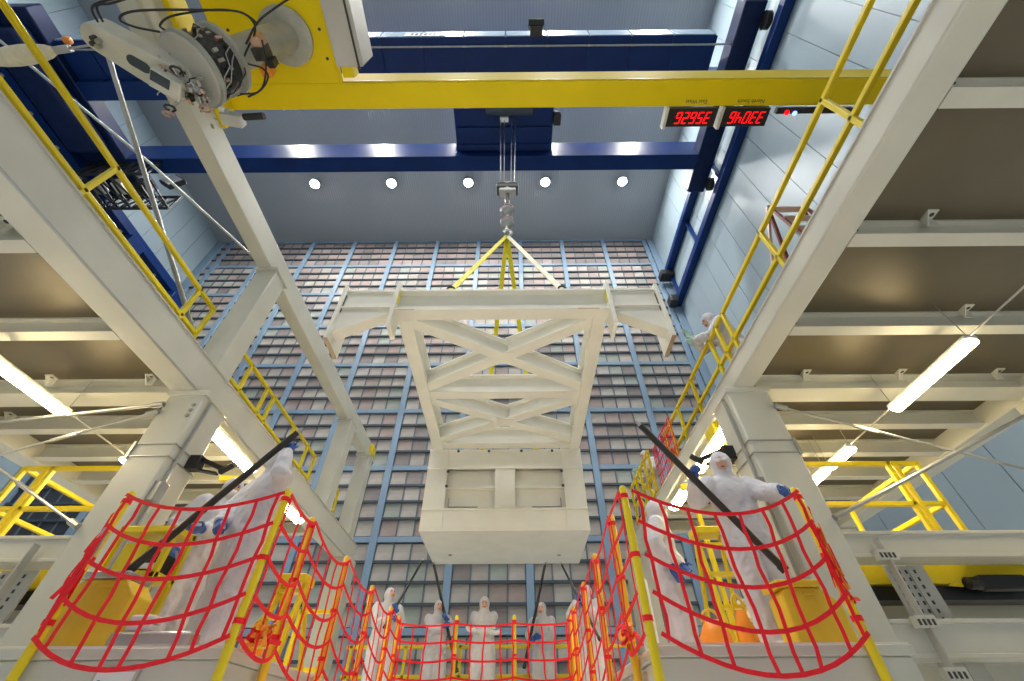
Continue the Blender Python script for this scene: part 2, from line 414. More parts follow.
for ya, yb in ((FY+.3, 7.40), (7.74, BY0-.3)):
    xm, ym = (FX0+FX1)/2, (ya+yb)/2
    dz = FZB+.24
    MB().ibeam((FX0+.2, ya+.05, dz), (FX1-.2, yb-.05, dz), .24, .42, .035, .03).build('diagonal_brace', S, t, bev=.005)
    MB().ibeam((FX0+.2, yb-.05, dz+.004), (xm-.10, ym+.05, dz+.004), .24, .412, .035, .03).build('diagonal_brace', S, t, bev=.005)
    MB().ibeam((xm+.10, ym-.05, dz+.004), (FX1-.2, ya+.05, dz+.004), .24, .412, .035, .03).build('diagonal_brace', S, t, bev=.005)
    MB().box((xm-.22, ym-.16, FZB+.022), (xm+.22, ym+.16, FZB+.04)).build('gusset_plate', S, t)
for sg in (-1, 1):
    xj = FX0-.03 if sg < 0 else FX1+.05
    xe = -3.14 if sg < 0 else 2.69
    MB().box((xj-.035, FY-.06, 5.22), (xj+.035, FY+.34, 6.38)).build('splice_plate', S, t, bev=.006)
    MB().prism([(xj+.03*sg, FY+.04, 6.20), (xe, FY+.04, 6.20), (xe, FY+.04, 5.12), (xj+.12*sg, FY+.04, 5.60), (xj+.03*sg, FY+.04, 5.60)], (0, .05, 0)).build('wing_web', S, t, bev=.004)
    MB().box((min(xj, xe), FY-.0, 6.16), (max(xj, xe), FY+.26, 6.21)).build('wing_flange', S, t, bev=.004)
    MB().box((min(xj, xe), FY-.0, 5.72), (max(xj, xe), FY+.06, 5.76)).build('wing_stiffener', S, t, bev=.004)
    d = V((xe-xj-.12*sg, 0, 5.12-5.60)).normalized()
    MB().bar((xj+.10*sg, FY+.14, 5.60), (xe, FY+.14, 5.115), .22, .04).build('wing_sole', S, t, bev=.004)
    MB().box((xe-.035, FY-.03, 4.93), (xe+.035, FY+.52, 6.30)).build('end_plate', [S], t, bev=.006)
    MB().box((xe-.034, FY-.028, 4.925), (xe+.034, FY+.518, 4.935)).build('plate_edge', 'brown_edge', t)
    for z0, h in ((5.78, .30), (5.62, .10)):
        MB().box((xe-.04*sg-.006, FY+.02, z0), (xe-.04*sg+.006, FY+.09, z0+h)).build('bolt_slot', 'black', t)
    MB().box((xj-.04*sg-.008, FY-.02, 5.82), (xj-.04*sg+.008, FY+.04, 6.15)).build('yellow_strap', 'sling_yellow', t)
    MB().box((xj-.3*sg-.3, FY-.004, FZB-.006), (xj-.3*sg+.08, FY+.0, FZB+.012)).build('seam', 'brown_edge', t)
# box end
BW = .5
MB().box((BX0, BY0, BZ0), (BX1, BY1, BZ0+.05)).build('bottom_plate', S, t, bev=.006)
MB().box((BX0, BY0+.02, BZ1-.06), (BX1, BY1, BZ1-.001)).build('top_plate', S, t, bev=.006)
for x in (BX0, BX1-.06):
    MB().box((x, BY0+.02, BZ0+.05), (x+.06, BY1, BZ1-.06)).build('side_plate', S, t, bev=.004)
MB().box((BX0+.06, BY1-.06, BZ0+.05), (BX1-.06, BY1, BZ1-.06)).build('back_plate', S, t)
for x in (BX0, BX1-BW):
    MB().box((x, BY0-.001, BZ0+.05), (x+BW, BY0+.05, BZ1)).build('stile', S, t, bev=.006)
for x in (BX0+BW, BX1-BW-.02):
    MB().box((x, BY0-.02, BZ0+.05), (x+.025, BY0+.03, BZ1)).build('stile_rib', S, t, bev=.004)
MB().box((BX0+BW, BY0-.0, 5.12), (BX1-BW, BY0+.05, BZ1-.02)).build('head_rail', S, t, bev=.006)
MB().box((BX0, BY0-.03, 5.08), (BX1, BY0+.04, 5.12)).build('rail_rib', S, t, bev=.004)
MB().box((BX0+BW, BY0-.0, BZ0+.05), (BX1-BW, BY0+.05, 4.08)).build('base_rail', S, t, bev=.006)
MB().box((BX0, BY0-.03, 4.04), (BX1, BY0+.04, 4.08)).build('rail_rib', S, t, bev=.004)
xm = (BX0+BX1)/2
MB().box((xm-.25, BY0, 4.08), (xm+.25, BY0+.05, 5.08)).build('centre_stile', S, t, bev=.006)
for z in (4.62, 4.12):
    MB().box((BX0+BW, BY0+.05, z-.02), (BX1-BW, BY0+.17, z+.02)).build('inner_shelf', S, t, bev=.004)
MB().box((BX0+BW, BY0+.17, 4.06), (BX1-BW, BY0+.20, 5.12)).build('inner_plate', S, t)
for x in (BX0+BW+.12, BX1-BW-.12):
    MB().box((x-.01, BY0-.012, 4.10), (x+.01, BY0+.02, 4.32)).build('corner_bracket', 'grey_metal', t)
    sg = 1 if x < xm else -1
    MB().box((min(x, x+.7*sg), BY0-.012, 4.10), (max(x, x+.7*sg), BY0+.02, 4.12)).build('corner_bracket', 'grey_metal', t)
bolt = MB().lathe([(.035, 0), (.035, .02)], (0, 0, 0), (0, -1, 0), 10).mesh('bolt'); bolt.materials.append(MATS['dark_bar'])
for x in (-1.45, -.65, .2, 1.0): inst(bolt, 'bolt', (x, BY0, 5.58), t)
for x in (-1.66, 1.2):
    for z in (4.62, 5.0): inst(bolt, 'bolt', (x, BY0-.02, z), t)
hole = MB().lathe([(.05, 0), (.05, .012)], (0, 0, 0), (0, 0, -1), 12).mesh('lifting_hole'); hole.materials.append(MATS['brown_edge'])
for u in (450, 559):
    q = at(u, 555, Z=BZ0); inst(hole, 'lifting_hole', (q.x, q.y, BZ0), t)

# slings
def sling(p0, p1, m, lab, shackle=True):
    p0, p1 = V(p0), V(p1)
    s = thing('lifting_sling', lab, 'sling', p1, 'slings below the crane hook')
    MB().ribbon([p0, p1+(p0-p1).normalized()*.12], .13, .02, (1, 0, 0) if abs((p1-p0).x) < .5*(p1-p0).length else (0, 0, 1)).build('webbing', m, s)
    pts = [p1+V((.07*math.cos(a), 0, .07*math.sin(a)+.06)) for a in [i*2*PI/12 for i in range(13)]]
    MB().path(pts, .022, 6).build('shackle', 'robot_dark', s)
h0 = (HX, HY, HZ+.08)
a = at(451, 287, Y=FY+.03); sling(h0, (a.x, FY+.03, FZT-.02), 'sling_yellow', 'yellow sling from the hook to the left part of the end beam')
a = at(562, 287, Y=FY+.03); sling(h0, (a.x, FY+.03, FZT-.02), 'sling_cream', 'cream sling from the hook to the right part of the end beam')
sling(h0, (-.85, BY0+.25, BZ1), 'sling_yellow', 'yellow sling running behind the end beam to the box end, left of its twin')
sling(h0, (.62, BY0+.25, BZ1), 'sling_yellow', 'yellow sling running behind the end beam to the box end, right of its twin')
# ================================================================== CRANE RUNWAYS AND THE TRUSS AT THE LEFT
t = thing('crane_runway', 'dark blue crane runway beams on brackets along the pale blue wall', 'runway beam', (10.2, 5, 20.2))
MB().box((10.28, YB, 22.9), (10.72, WY-.8, 23.25)).build('wall_beam', 'blue_crane', t)
MB().box((10.33, YB, 20.15), (10.72, WY-.25, 20.55)).build('runway_beam', 'blue_crane', t)
for y in (17.2, 13.4, 9.6, 5.8, 2.0):
    if y > 16: MB().box((9.85, y-.35, 22.4), (10.72, y+.35, 22.9)).build('end_bracket', 'black', t, bev=.05); MB().box((9.85, y-.2, 19.9), (10.33, y+.45, 20.5)).build('end_bracket', 'black', t, bev=.05)
    MB().box((10.5, y-.06, 20.55), (10.72, y+.06, 22.9)).build('bracket', 'blue_crane', t)
t = thing('crane_runway', 'dark blue lattice-braced crane runway along the far left wall', 'runway beam', (-21.8, 5, 20))
MB().box((-21.9, YB, 20.6), (-21.3, WY-.5, 21.15)).build('runway_beam', 'blue_crane', t)
MB().box((-22.6, YB, 18.6), (-22.1, WY-.6, 19.2)).build('support_beam', 'blue_crane', t)
for k in range(12):
    y = WY-1.2-k*1.5
    MB().bar((-21.6, y, 20.6), (-22.4, y-.75, 19.2), .1, .1).build('lattice_bar', 'grey_metal', t)
    MB().bar((-22.4, y-.75, 19.2), (-21.6, y-1.5, 20.6), .1, .1).build('lattice_bar', 'grey_metal', t)
for y in (17.0, 13.0):
    MB().box((-22.6, y-.5, 19.4), (-21.0, y+.5, 20.6)).build('bracket', 'blue_crane', t, bev=.05)
# service walkway lattice under the crane's left end
t = thing('service_gantry', 'black lattice service walkway hanging below the left end of the blue crane', 'walkway', (-19, 9.5, 19.0))
x0, x1, y0, y1, z0, z1 = -21.4, -17.6, 8.8, 10.6, 19.9, 21.1
for y in (y0, y1):
    for z in (z0, z1):
        MB().bar((x0, y, z), (x1, y, z), .11, .11).build('chord', 'black', t)
for k in range(6):
    xa, xb = x0+(x1-x0)*k/6, x0+(x1-x0)*(k+1)/6
    for y in (y0, y1):
        MB().bar((xa, y, z0), (xb, y, z1), .07, .07).build('lattice_bar', 'black', t)
        MB().bar((xb, y, z0), (xb, y, z1), .07, .07).build('lattice_post', 'black', t)
    MB().bar((xa, y0, z0), (xb, y1, z0), .07, .07).build('floor_bar', 'black', t)
    MB().bar((xb, y0, z0), (xb, y1, z0), .07, .07).build('floor_bar', 'black', t)
for k in range(3):
    MB().box((x0+.5+k*1.1, y0+.5, z0+.1), (x0+1.0+k*1.1, y0+1.1, z0+.6)).build('control_box', ('grey_metal', 'flood_lens', 'black')[k], t, bev=.03)
p = at(173, 182, Y=9.6)
t = thing('floodlight', 'tilted floodlight beside the black lattice walkway', 'floodlight', (p.x, p.y, p.z-.4))
rx = Matrix.Rotation(math.radians(38), 3, 'Y')
MB().obox(p, rx @ V((.52, 0, 0)), rx @ V((0, .12, 0)), rx @ V((0, 0, .42))).build('housing', 'black', t, bev=.03)
q = p+V((0, -.13, 0))
MB().obox(q, rx @ V((.44, 0, 0)), (0, .01, 0), rx @ V((0, 0, .34))).build('lens', 'paper', t)
MB().bar(p+V((-.3, .1, .2)), p+V((-1.2, .3, 1.2)), .1, .1).build('bracket', 'black', t)

# ================================================================== MEZZANINES
JY = [-.9, -.05, .81, 1.87, 2.92, 3.93, 4.69, 5.42, 6.15, 6.9, 7.65, 8.4, 9.15, 9.9]
clip = MB().add([], [])
clip = MB(); clip.box((-.045, -.10, -.012), (.045, 0, 0)); clip.box((-.045, -.012, -.10), (.045, 0, 0)); clip.prism([(-.045, -.10, 0), (-.045, 0, 0), (-.045, 0, -.10)], (.012, 0, 0)); clip.cur = 1; clip.lathe([(.02, .0), (.02, .002)], (.01, -.055, -.012), (0, 0, -1), 8)
_cm = clip.m; clip = clip.mesh('joist_clip'); clip.materials.append(MATS['steel']); clip.materials.append(MATS['ink']); clip.polygons.foreach_set('material_index', _cm)
def mezzanine(s, lab):
    if s < 0: bi, bo, bt, ci, co, xo = -3.68, -4.0, 3.42, -3.55, -3.97, -7.2
    else:     bi, bo, bt, ci, co, xo = 2.55, 2.80, 3.25, 2.46, 2.93, 6.45
    t = thing('steel_mezzanine', lab, 'mezzanine', ((bi+xo)/2, 4, FZ))
    X = lambda a, b: (min(a, b), max(a, b))
    a, b = X(bi, bo)
    MB().box((a, -2, 3.0), (b, 10.35, bt)).build('main_beam', 'steel', t, bev=.018)
    a, b = X(bi+.01*s, bi-.012*s)
    MB().box((a, -2, bt-.035), (b, 10.35, bt-.015)).build('top_flange', 'grey_paint', t)
    if s < 0: MB().box((bi-.012, -2, 2.994), (bi+.006, 10.3, 3.012)).build('weld_seam', 'grey_metal', t)
    a, b = X(xo, xo-.33*s)
    MB().box((a, -2, 2.97), (b, 8.6, 3.25)).build('edge_beam', 'steel', t, bev=.012)
    for y in JY:
        if y > 8.5: continue
        wd = .26 if abs(y-3.93) < .01 else .125
        MB().ibeam((bo, y+wd/2, 3.105), (xo-.33*s, y+wd/2, 3.105), wd, .21, .02, .018).build('joist', 'steel', t)
        MB().box((bo-.002*s if s > 0 else bo-.03, y-.02, 3.03), (bo+.03 if s > 0 else bo+.002, y-.005, 3.12)).build('end_bolt', 'black', t)
    ys = [-2, .87, 2.98, 4.75, 6.21, 8.6]
    for i in range(len(ys)-1):
        a, b = X(bi+.03*s, xo-.01*s)
        MB().box((a, ys[i]+.004, 3.21), (b, ys[i+1]-.004, 3.25)).build('deck_plate', 'deck_under', t)
    cl = [(u, v) for u, v in ((928, 219), (965, 311), (808, 371), (903, 371), (1000, 371))] if s > 0 else [(52, 379), (150, 377), (5, 412), (10, 228)]
    for u, v in cl:
        p = at(u, v, Z=3.19); yj = min(JY, key=lambda y: abs(y-p.y)); inst(clip, 'joist_clip', (p.x, yj-.001, 3.209), t)
    # columns
    a, b = X(ci, co)
    for y0, y1 in ((3.9, 4.34), (9.8, 10.2)):
        c = MB().box((a, y0, FZ), (b, y1, 3.0)).build('column', 'steel', t, bev=.015)
        if y0 < 5:
            MB().box((a-.02, y0-.02, 2.93), (b+.02, y1+.02, 3.0)).build('cap_plate', 'steel', c, bev=.006)
            for k in range(3 if s < 0 else 0): MB().lathe([(.022, 0), (.022, .012)], ((ci+.0*s)-.07*k*0+(.07 if s > 0 else -.07), y0-.002, 2.80-.07*k), (0, -1, 0), 8).build('bolt', 'grey_metal', c)
            for zz in (2.30, 2.16):
                MB().box((a-.012, y0-.012, zz), (b+.012, y1+.012, zz+.010)).build('clamp_band', 'grey_metal', c)
            MB().box((co-.014, y0-.02, 2.14), (co+.014, y0+.02, 2.33)).build('clamp_bracket', 'grey_metal', c)
            xi = ci-.03*s
            MB().path([(xi, y0+.1, 2.9), (xi, y0+.1, .5)], .016, 8).build('conduit', 'grey_metal', c)
            MB().box((xi-.045, y0+.03, 1.72), (xi+.045, y0+.15, 1.92)).build('junction_box', 'grey_metal', c, bev=.01)
    a, b = X(xo, xo-.33*s)
    for y0 in (3.9, 8.2): MB().box((a, y0, FZ), (b, y0+.4, 2.97)).build('outer_column', 'steel', t, bev=.015)
    # lower level: beams on the column line, deck behind
    a, b = X(co, xo)
    for z0, z1 in ((1.17, 1.39), (.47, .72)):
        MB().ibeam((a, 4.03, (z0+z1)/2), (b, 4.03, (z0+z1)/2), .24, z1-z0, .03, .19).build('lower_beam', 'steel', t, bev=.006)
        MB().ibeam((a, 6.4, (z0+z1)/2), (b, 6.4, (z0+z1)/2), .24, z1-z0, .03, .19).build('lower_beam', 'steel', t, bev=.006)
    a, b = X(co+1.2*s, xo)
    MB().box((a, 4.16, 1.33), (b, 6.3, 1.37)).build('lower_deck', 'grey_paint', t)
    a, b = X(co, xo)
    MB().box((a, 4.26, 1.05), (b, 4.5, 1.21)).build('yellow_stringer', 'yellow', t, bev=.01)
    MB().box((a, 4.3, .93), (b, 4.5, 1.04)).build('dark_stringer', 'black', t)
    MB().box((a, 4.56, .78), (b, 4.7, 1.0)).build('rear_beam', 'steel', t, bev=.01)
    # perforated upright between the lower beams
    px = 3.47 if s > 0 else -4.5
    c = MB().add([], [])
    c.box((px-.14, 4.16, .30), (px+.14, 4.18, 1.17)); c.box((px+.20*s-.01, 4.16, .30), (px+.20*s+.01, 4.24, 1.17)); c.box((px+.05, 4.15, .3), (px+.2, 4.17, 1.17)); c.box((px-.30*s-.006, 3.84, .30), (px-.30*s+.006, 3.91, 1.30))
    c = c.build('perforated_upright', 'grey_paint', t)
    hm = MB().box((-.008, -.004, -.014), (.008, .004, .014)).mesh('slot_hole'); hm.materials.append(MATS['ink'])
    for r in range(7):
        for dx in (-.10, -.03, .03, .10): inst(hm, 'slot_hole', (px+dx, 4.148 if dx > .04 else 4.158, .76+r*.06), c)
    for z in (1.20, .72, .40):
        g = MB().box((px-.38, 3.84, z-.07), (px-.22, 3.90, z+.01)).build('slotted_bracket', 'steel', t)
        for k in range(4): MB().box((px-.37+k*.036, 3.836, z-.055), (px-.352+k*.036, 3.842, z-.015)).build('slot_hole', 'ink', g)
    # tension rods between the columns
    if s > 0: rods = (((2.93, 2.72), (6.3, 1.5)), ((2.93, 1.50), (6.3, 2.88)))
    else:     rods = (((-3.97, 2.80), (-7.0, 2.38)), ((-3.97, 2.70), (-7.0, 1.50)), ((-3.97, 1.46), (-7.0, 2.9)))
    for i, ((xa, za), (xb, zb)) in enumerate(rods):
        r = .02 if i == (1 if s > 0 else 0) else .013
        p0, p1 = V((xa, 3.88, za)), V((xb, 3.88, zb))
        rd = MB().tube(p0, p1, r, 8).build('tension_rod', 'grey_metal', t)
        d = (p1-p0).normalized()
        MB().bar(p0+d*.75, p0+d*.98, .022, .036).build('turnbuckle', 'grey_metal', rd)
        MB().tube(p0-d*.02, p0+d*.10, .03, 8).build('clevis', 'grey_metal', rd)
    return t
ML = mezzanine(-1, 'cream steel mezzanine that carries an upper beam on posts')
MR = mezzanine(1, 'cream steel mezzanine standing along the pale blue panelled wall')
# upper beam of the left mezzanine
MB().box((-4.02, -2, 5.45), (-3.80, 10.3, 5.86)).build('upper_beam', 'steel', ML, bev=.012)
for y0 in (3.95, 8.15, 9.75):
    MB().box((-4.02, y0, 3.42), (-3.70, y0+.32, 5.45)).build('upper_post', 'steel', ML, bev=.012)
    MB().box((-4.04, y0-.04, 5.40), (-3.68, y0+.36, 5.45)).build('post_cap', 'steel', ML)
MB().box((-3.80, 9.9, 5.55), (-3.72, 10.2, 5.80)).build('end_stop', 'yellow', ML)
MB().box((-4.10, 2.45, 3.25), (-4.02, 3.0, 3.26)).build('shim', 'grey_metal', ML)

# conduit and cable braces by the robot
def rod(name, lab, cat, pts, r, m, group=None):
    o = MB().path(pts, r, 8).build(name, m); tag(o, lab, cat, group); return o
a, b, c = at(-40, 10, X=-4.6), at(150, 165, X=-4.3), at(262, 262, X=-4.0)
b = at(150, 163, Y=(a.y+c.y)/2+.2)
rod('brace_rod', 'thin grey brace rod crossing the yellow railing towards the upper beam', 'rod', [at(-60, -8, Y=.9), at(150, 163, Y=2.6), at(262, 265, Y=4.1)], .022, 'grey_metal')
p1, p0 = at(193, 330, Z=3.27), at(108, 55, Z=5.4)
p0 = at(108, 55, Y=1.3); p1 = at(193, 330, Y=3.9)
rod('brace_rod', 'grey upright pole leaning beside the robot arm', 'rod', [p0, (p0+p1)/2, p1], .03, 'grey_metal')

# ================================================================== YELLOW BRIDGE AND ROBOT
YZ = 6.2
t = thing('robot_bridge', 'yellow bridge beam with a flat carriage plate spanning the mezzanines', 'bridge', (0, 1, YZ))
MB().box((-4.05, 1.57, YZ), (5.3, 1.88, YZ+.46)).build('bridge_beam', 'yellow_bridge', t, bev=.008)
MB().box((-4.05, 1.555, YZ+.03), (5.3, 1.57, YZ+.05)).build('flange_edge', 'yellow', t)
MB().box((-4.05, -.35, YZ), (5.3, -.04, YZ+.46)).build('bridge_beam', 'yellow_bridge', t, bev=.008)
MB().box((-3.60, -.04, YZ+.005), (-2.19, 1.57, YZ+.06)).build('carriage_plate', 'yellow_bridge', t, bev=.004)
for x in (-3.4, -2.3):
    for y in (.7, 1.0, 1.3): MB().lathe([(.018, 0), (.018, .01)], (x, y, YZ+.005), (0, 0, -1), 8).build('bolt', 'ink', t)
MB().box((-4.1, -.5, YZ-.34), (-3.75, 2.0, YZ)).build('end_truck', 'yellow_bridge', t, bev=.01)
MB().box((5.0, 1.58, 3.25), (5.28, 1.86, YZ)).build('support_post', 'steel', t)
MB().box((5.0, -.34, 3.25), (5.28, -.06, YZ)).build('support_post', 'steel', t)
g = MB().box((-2.13, -.1, YZ-.24), (-1.80, 1.34, YZ+.30)).build('cable_cabinet', 'grey_paint', t, bev=.02)
MB().box((-1.86, -.1, YZ-.26), (-1.84, 1.36, YZ-.23)).build('cabinet_seam', 'ink', g)
MB().box((-2.09, 1.32, YZ-.2), (-1.95, 1.46, YZ)).build('cabinet_foot', 'yellow_bridge', g)

SEG = {'0': 'abcdef', '2': 'abged', '3': 'abgcd', '4': 'fgbc', '5': 'afgcd', '6': 'afgedc'}
def text_mesh(s, size):
    cu = bpy.data.curves.new('caption', 'FONT'); cu.body = s; cu.size = size; cu.align_x = 'CENTER'; cu.extrude = .001; cu.resolution_u = 3
    o = bpy.data.objects.new('caption', cu); col.objects.link(o)
    dg = bpy.context.evaluated_depsgraph_get(); dg.update()
    me = bpy.data.meshes.new_from_object(o.evaluated_get(dg)); me.name = 'caption'
    bpy.data.objects.remove(o); bpy.data.curves.remove(cu); return me
def display(x0, x1, digits, cap, lab):
    y0, y1, z = 1.90, 2.13, YZ-.03
    d = thing('position_display', lab, 'display', (x0, y0, z), 'red digit displays under the yellow bridge')
    MB().box((x0, y0, z), (x1, y1, z+.10)).build('case', 'black', d, bev=.006)
    MB().box((x0-.035, y0-.02, z-.02), (x0, y1+.03, z+.10)).build('end_cap', 'steel', d)
    # the digits face down and are read from the far side: text up = +Y, text right = -X
    h, wd, th = .145, .068, .014
    n = len(digits); pitch = .098; cx = (x0+x1)/2+.02
    for i, ch in enumerate(digits):
        ox = cx+pitch*(n-1)/2-i*pitch; oy = (y0+y1)/2
        P = lambda a, b: V((ox-a-b*.18, oy+b, z-.002))
        m = MB()
        sg = {'a': ((-wd/2, h/2), (wd/2, h/2)), 'g': ((-wd/2, 0), (wd/2, 0)), 'd': ((-wd/2, -h/2), (wd/2, -h/2)), 'f': ((-wd/2, 0), (-wd/2, h/2)), 'b': ((wd/2, 0), (wd/2, h/2)), 'e': ((-wd/2, -h/2), (-wd/2, 0)), 'c': ((wd/2, -h/2), (wd/2, 0))}
        for k in SEG[ch]:
            (a0, b0), (a1, b1) = sg[k]
            m.bar(P(a0*.86, b0*.93), P(a1*.86, b1*.93), th, .004)
        m.build('digit', 'led_red', d)
    me = text_mesh(cap, .07); me.materials.append(MATS['ink'])
    o = bpy.data.objects.new('caption', me); col.objects.link(o); o.parent = d
    o.matrix_local = Matrix.Translation(V((cx, 1.80, YZ-.002))-ORI[d.name]) @ Matrix(((-1, 0, 0, 0), (0, 1, 0, 0), (0, 0, -1, 0), (0, 0, 0, 1)))
    return d
display(2.12, 2.79, '35626', 'East West', 'black display with red digits 35626 captioned East West')
display(2.87, 3.50, '33046', 'North South', 'black display with red digits 33046 captioned North South')
t = thing('beacon_strip', 'small strip with red and blue lamps under the yellow bridge', 'indicator lamp', (3.8, 1.98, YZ-.04))
MB().box((3.58, 1.90, YZ-.04), (4.6, 1.97, YZ+.02)).build('strip', 'black', t)
MB().ell((3.72, 1.95, YZ-.05), (.035, 0, 0), (0, .035, 0), (0, 0, .03), 10, 6).build('red_lamp', 'led_red', t)
MB().ell((3.83, 1.96, YZ-.05), (.03, 0, 0), (0, .03, 0), (0, 0, .03), 10, 6).build('blue_lamp', 'led_blue', t)

# robot arm hanging from the carriage plate
D = at(192, 71, Z=4.95); Fp = at(287, 36, Z=YZ)
ax = (Fp-D).normalized()
t = thing('robot_manipulator', 'pale robot arm with stacked round flanges hanging from the yellow carriage plate', 'robot arm', D)
MB().lathe([(.28, -.03), (.31, -.02), (.31, .02), (.28, .025)], Fp+V((0, 0, -.03)), (0, 0, 1), 36).build('mounting_flange', 'robot_white', t)
MB().lathe([(.17, 0), (.17, (Fp-D).length*.62)], Fp, -ax, 28).build('neck', 'robot_white', t)
L = (Fp-D).length
MB().lathe([(.30, .34), (.34, .36), (.34, .40), (.25, .42)], D, ax, 40).build('upper_disc', 'robot_white', t)
dr = MB().lathe([(.25, .05), (.29, .08), (.29, .34), (.27, .36)], D, ax, 36).build('drum', 'robot_dark', t)
_d, _x, _z, _l = MB().frame(D, D+ax)
for k in range(44):
    a = 2*PI*k/22; q = D+ax*random.uniform(.12, .31)+.295*(math.cos(a)*_x+math.sin(a)*_z)
    o_ = math.cos(a)*_x+math.sin(a)*_z; tn = -math.sin(a)*_x+math.cos(a)*_z
    MB().obox(q, o_*random.uniform(.01, .035), tn*.016, ax*random.uniform(.015, .04)).build('connector', random.choice(('grey_metal', 'robot_white', 'copper', 'black')), dr)
MB().lathe([(.31, -.02), (.355, .0), (.355, .04), (.32, .05)], D, ax, 44).build('lower_disc', 'robot_white', t)
MB().lathe([(.32, -.03), (.33, -.02), (.33, .0)], D, ax, 44).build('disc_face', 'grey_paint', t)
# forearm link
A0 = at(172, 82, Z=4.80); A1 = at(96, 38, Z=4.80)
dl = (A1-A0).normalized(); sd = V((0, 0, 1)).cross(dl).normalized()
def link_poly(w0, w1, ext0, ext1, z):
    P = []
    for k in range(9):
        a = -PI/2+PI*k/8; P.append(A1+dl*math.cos(a)*ext1+sd*math.sin(a)*w1+V((0, 0, z)))
    for k in range(9):
        a = PI/2+PI*k/8; P.append(A0+dl*math.cos(a)*ext0+sd*math.sin(a)*w0+V((0, 0, z)))
    return P
lk = MB().prism(link_poly(.17, .12, .16, .12, -.02), (0, 0, .24)).build('forearm', 'robot_pale', t, bev=.012)
A0s, A1s = A0, A1; A0, A1 = A0s+dl*.22, A1s-dl*.30
MB().prism(link_poly(.05, .05, .05, .05, -.026), (0, 0, .02)).build('recess', 'dark_bar', lk)
A0, A1 = A0s, A1s
for k in range(4):
    q = A1+V((0, 0, -.03))+dl*(-.05+.04*(k % 2))+sd*(-.03+.05*(k//2))
    MB().lathe([(.022, 0), (.022, .05)], q, (0, 0, -1), 10).build('plug', ('grey_metal', 'ink')[k % 2], lk)
g = MB().box((0, 0, 0), (0, 0, 0)); g = MB()
q = at(168, 84, Z=4.66)
g.obox(q, dl*.13, sd*.09, V((0, 0, .06))); g = g.build('wrist_box', 'robot_pale', t, bev=.012)
q2 = at(160, 80, Z=4.6); MB().obox(q2, dl*.08, sd*.05, V((0, 0, .004))).build('access_cover', 'dark_bar', g)
for i in range(110):
    u = random.gauss(188, 15); v = 68+(u-165)*.80+random.gauss(0, 7)
    q = at(u, v, Z=random.uniform(4.66, 4.86)); s_ = random.uniform(.007, .024)
    e = Matrix.Rotation(random.uniform(0, 3), 3, V((random.random(), random.random(), random.random()+.1)).normalized())
    MB().obox(q, e @ V((s_, 0, 0)), e @ V((0, s_*random.uniform(.5, 2), 0)), e @ V((0, 0, s_*.6))).build('tool_fitting', random.choice(('grey_metal', 'robot_white', 'robot_white', 'copper', 'robot_dark', 'lens')), t)
for (u, v) in ((168, 114), (205, 109), (176, 70), (170, 108)):
    q = at(u, v, Z=4.66); pts = [q+.045*(math.cos(k*PI/8)*V((1, 0, 0))+math.sin(k*PI/8)*V((0, .8, .5))) for k in range(17)]
    MB().path([q, q.lerp(at(186, 92, Z=4.74), .5)+V((0, 0, .02)), at(186, 92, Z=4.74)], .012, 6).build('ring_bracket', 'grey_metal', t)
    MB().path(pts, .011, 6).build('ring_fitting', random.choice(('copper', 'robot_dark')), t)
q = at(233, 119, Z=4.8); MB().obox(q, (.10, .02, 0), (-.01, .06, 0), (0, 0, .06)).build('camera_body', 'grey_paint', t, bev=.01)
MB().tube(at(244, 117, Z=4.8), at(264, 116, Z=4.8), .035, 14).build('camera_lens', 'black', t)
def cable(uvz, r=.010):
    P = [at(u, v, Z=z) for u, v, z in uvz]; out = []
    for i in range(len(P)-1):
        p0, p1, p2, p3 = P[max(i-1, 0)], P[i], P[i+1], P[min(i+2, len(P)-1)]
        for k in range(6):
            s_ = k/6; out.append(.5*((2*p1)+(p2-p0)*s_+(2*p0-5*p1+4*p2-p3)*s_**2+(3*p1-p0-3*p2+p3)*s_**3))
    out.append(P[-1])
    MB().path(out, r, 6).build('cable', 'black_rubber', t)
cable([(98, 22, 4.75), (92, 8, 4.8), (104, 1, 4.85), (128, -4, 4.9), (160, -10, 5.0)])
cable([(103, 22, 4.75), (97, 6, 4.8), (112, 3, 4.85), (140, -6, 4.9)])
cable([(160, 32, 4.75), (135, 27, 4.75), (120, 20, 4.78), (126, 13, 4.8), (150, 10, 4.85), (205, 10, 5.0), (240, 12, 5.1), (258, 24, 5.2)])
cable([(165, 30, 4.9), (160, 25, 4.9), (172, 16, 4.95), (210, 10, 5.0), (235, 11, 5.1), (250, 18, 5.2), (255, 32, 5.25), (244, 60, 5.2), (262, 68, 5.2), (268, 78, 5.2), (258, 92, 5.1), (240, 94, 5.0)])
cable([(246, 44, 5.2), (258, 22, 5.2), (275, 8, 5.4), (290, -2, 5.6)])
cable([(262, 40, 5.2), (266, 66, 5.1), (262, 88, 5.1), (248, 97, 5.0)])
for u, v, s_, m in ((268, 70, .05, 'orange'), (262, 52, .06, 'robot_dark'), (258, 40, .05, 'copper'), (272, 62, .04, 'black')):
    q = at(u, v, Z=5.3); MB().obox(q, (s_, 0, 0), (0, s_, .01), (0, -.01, s_*1.6)).build('cable_block', m, t, bev=.008)

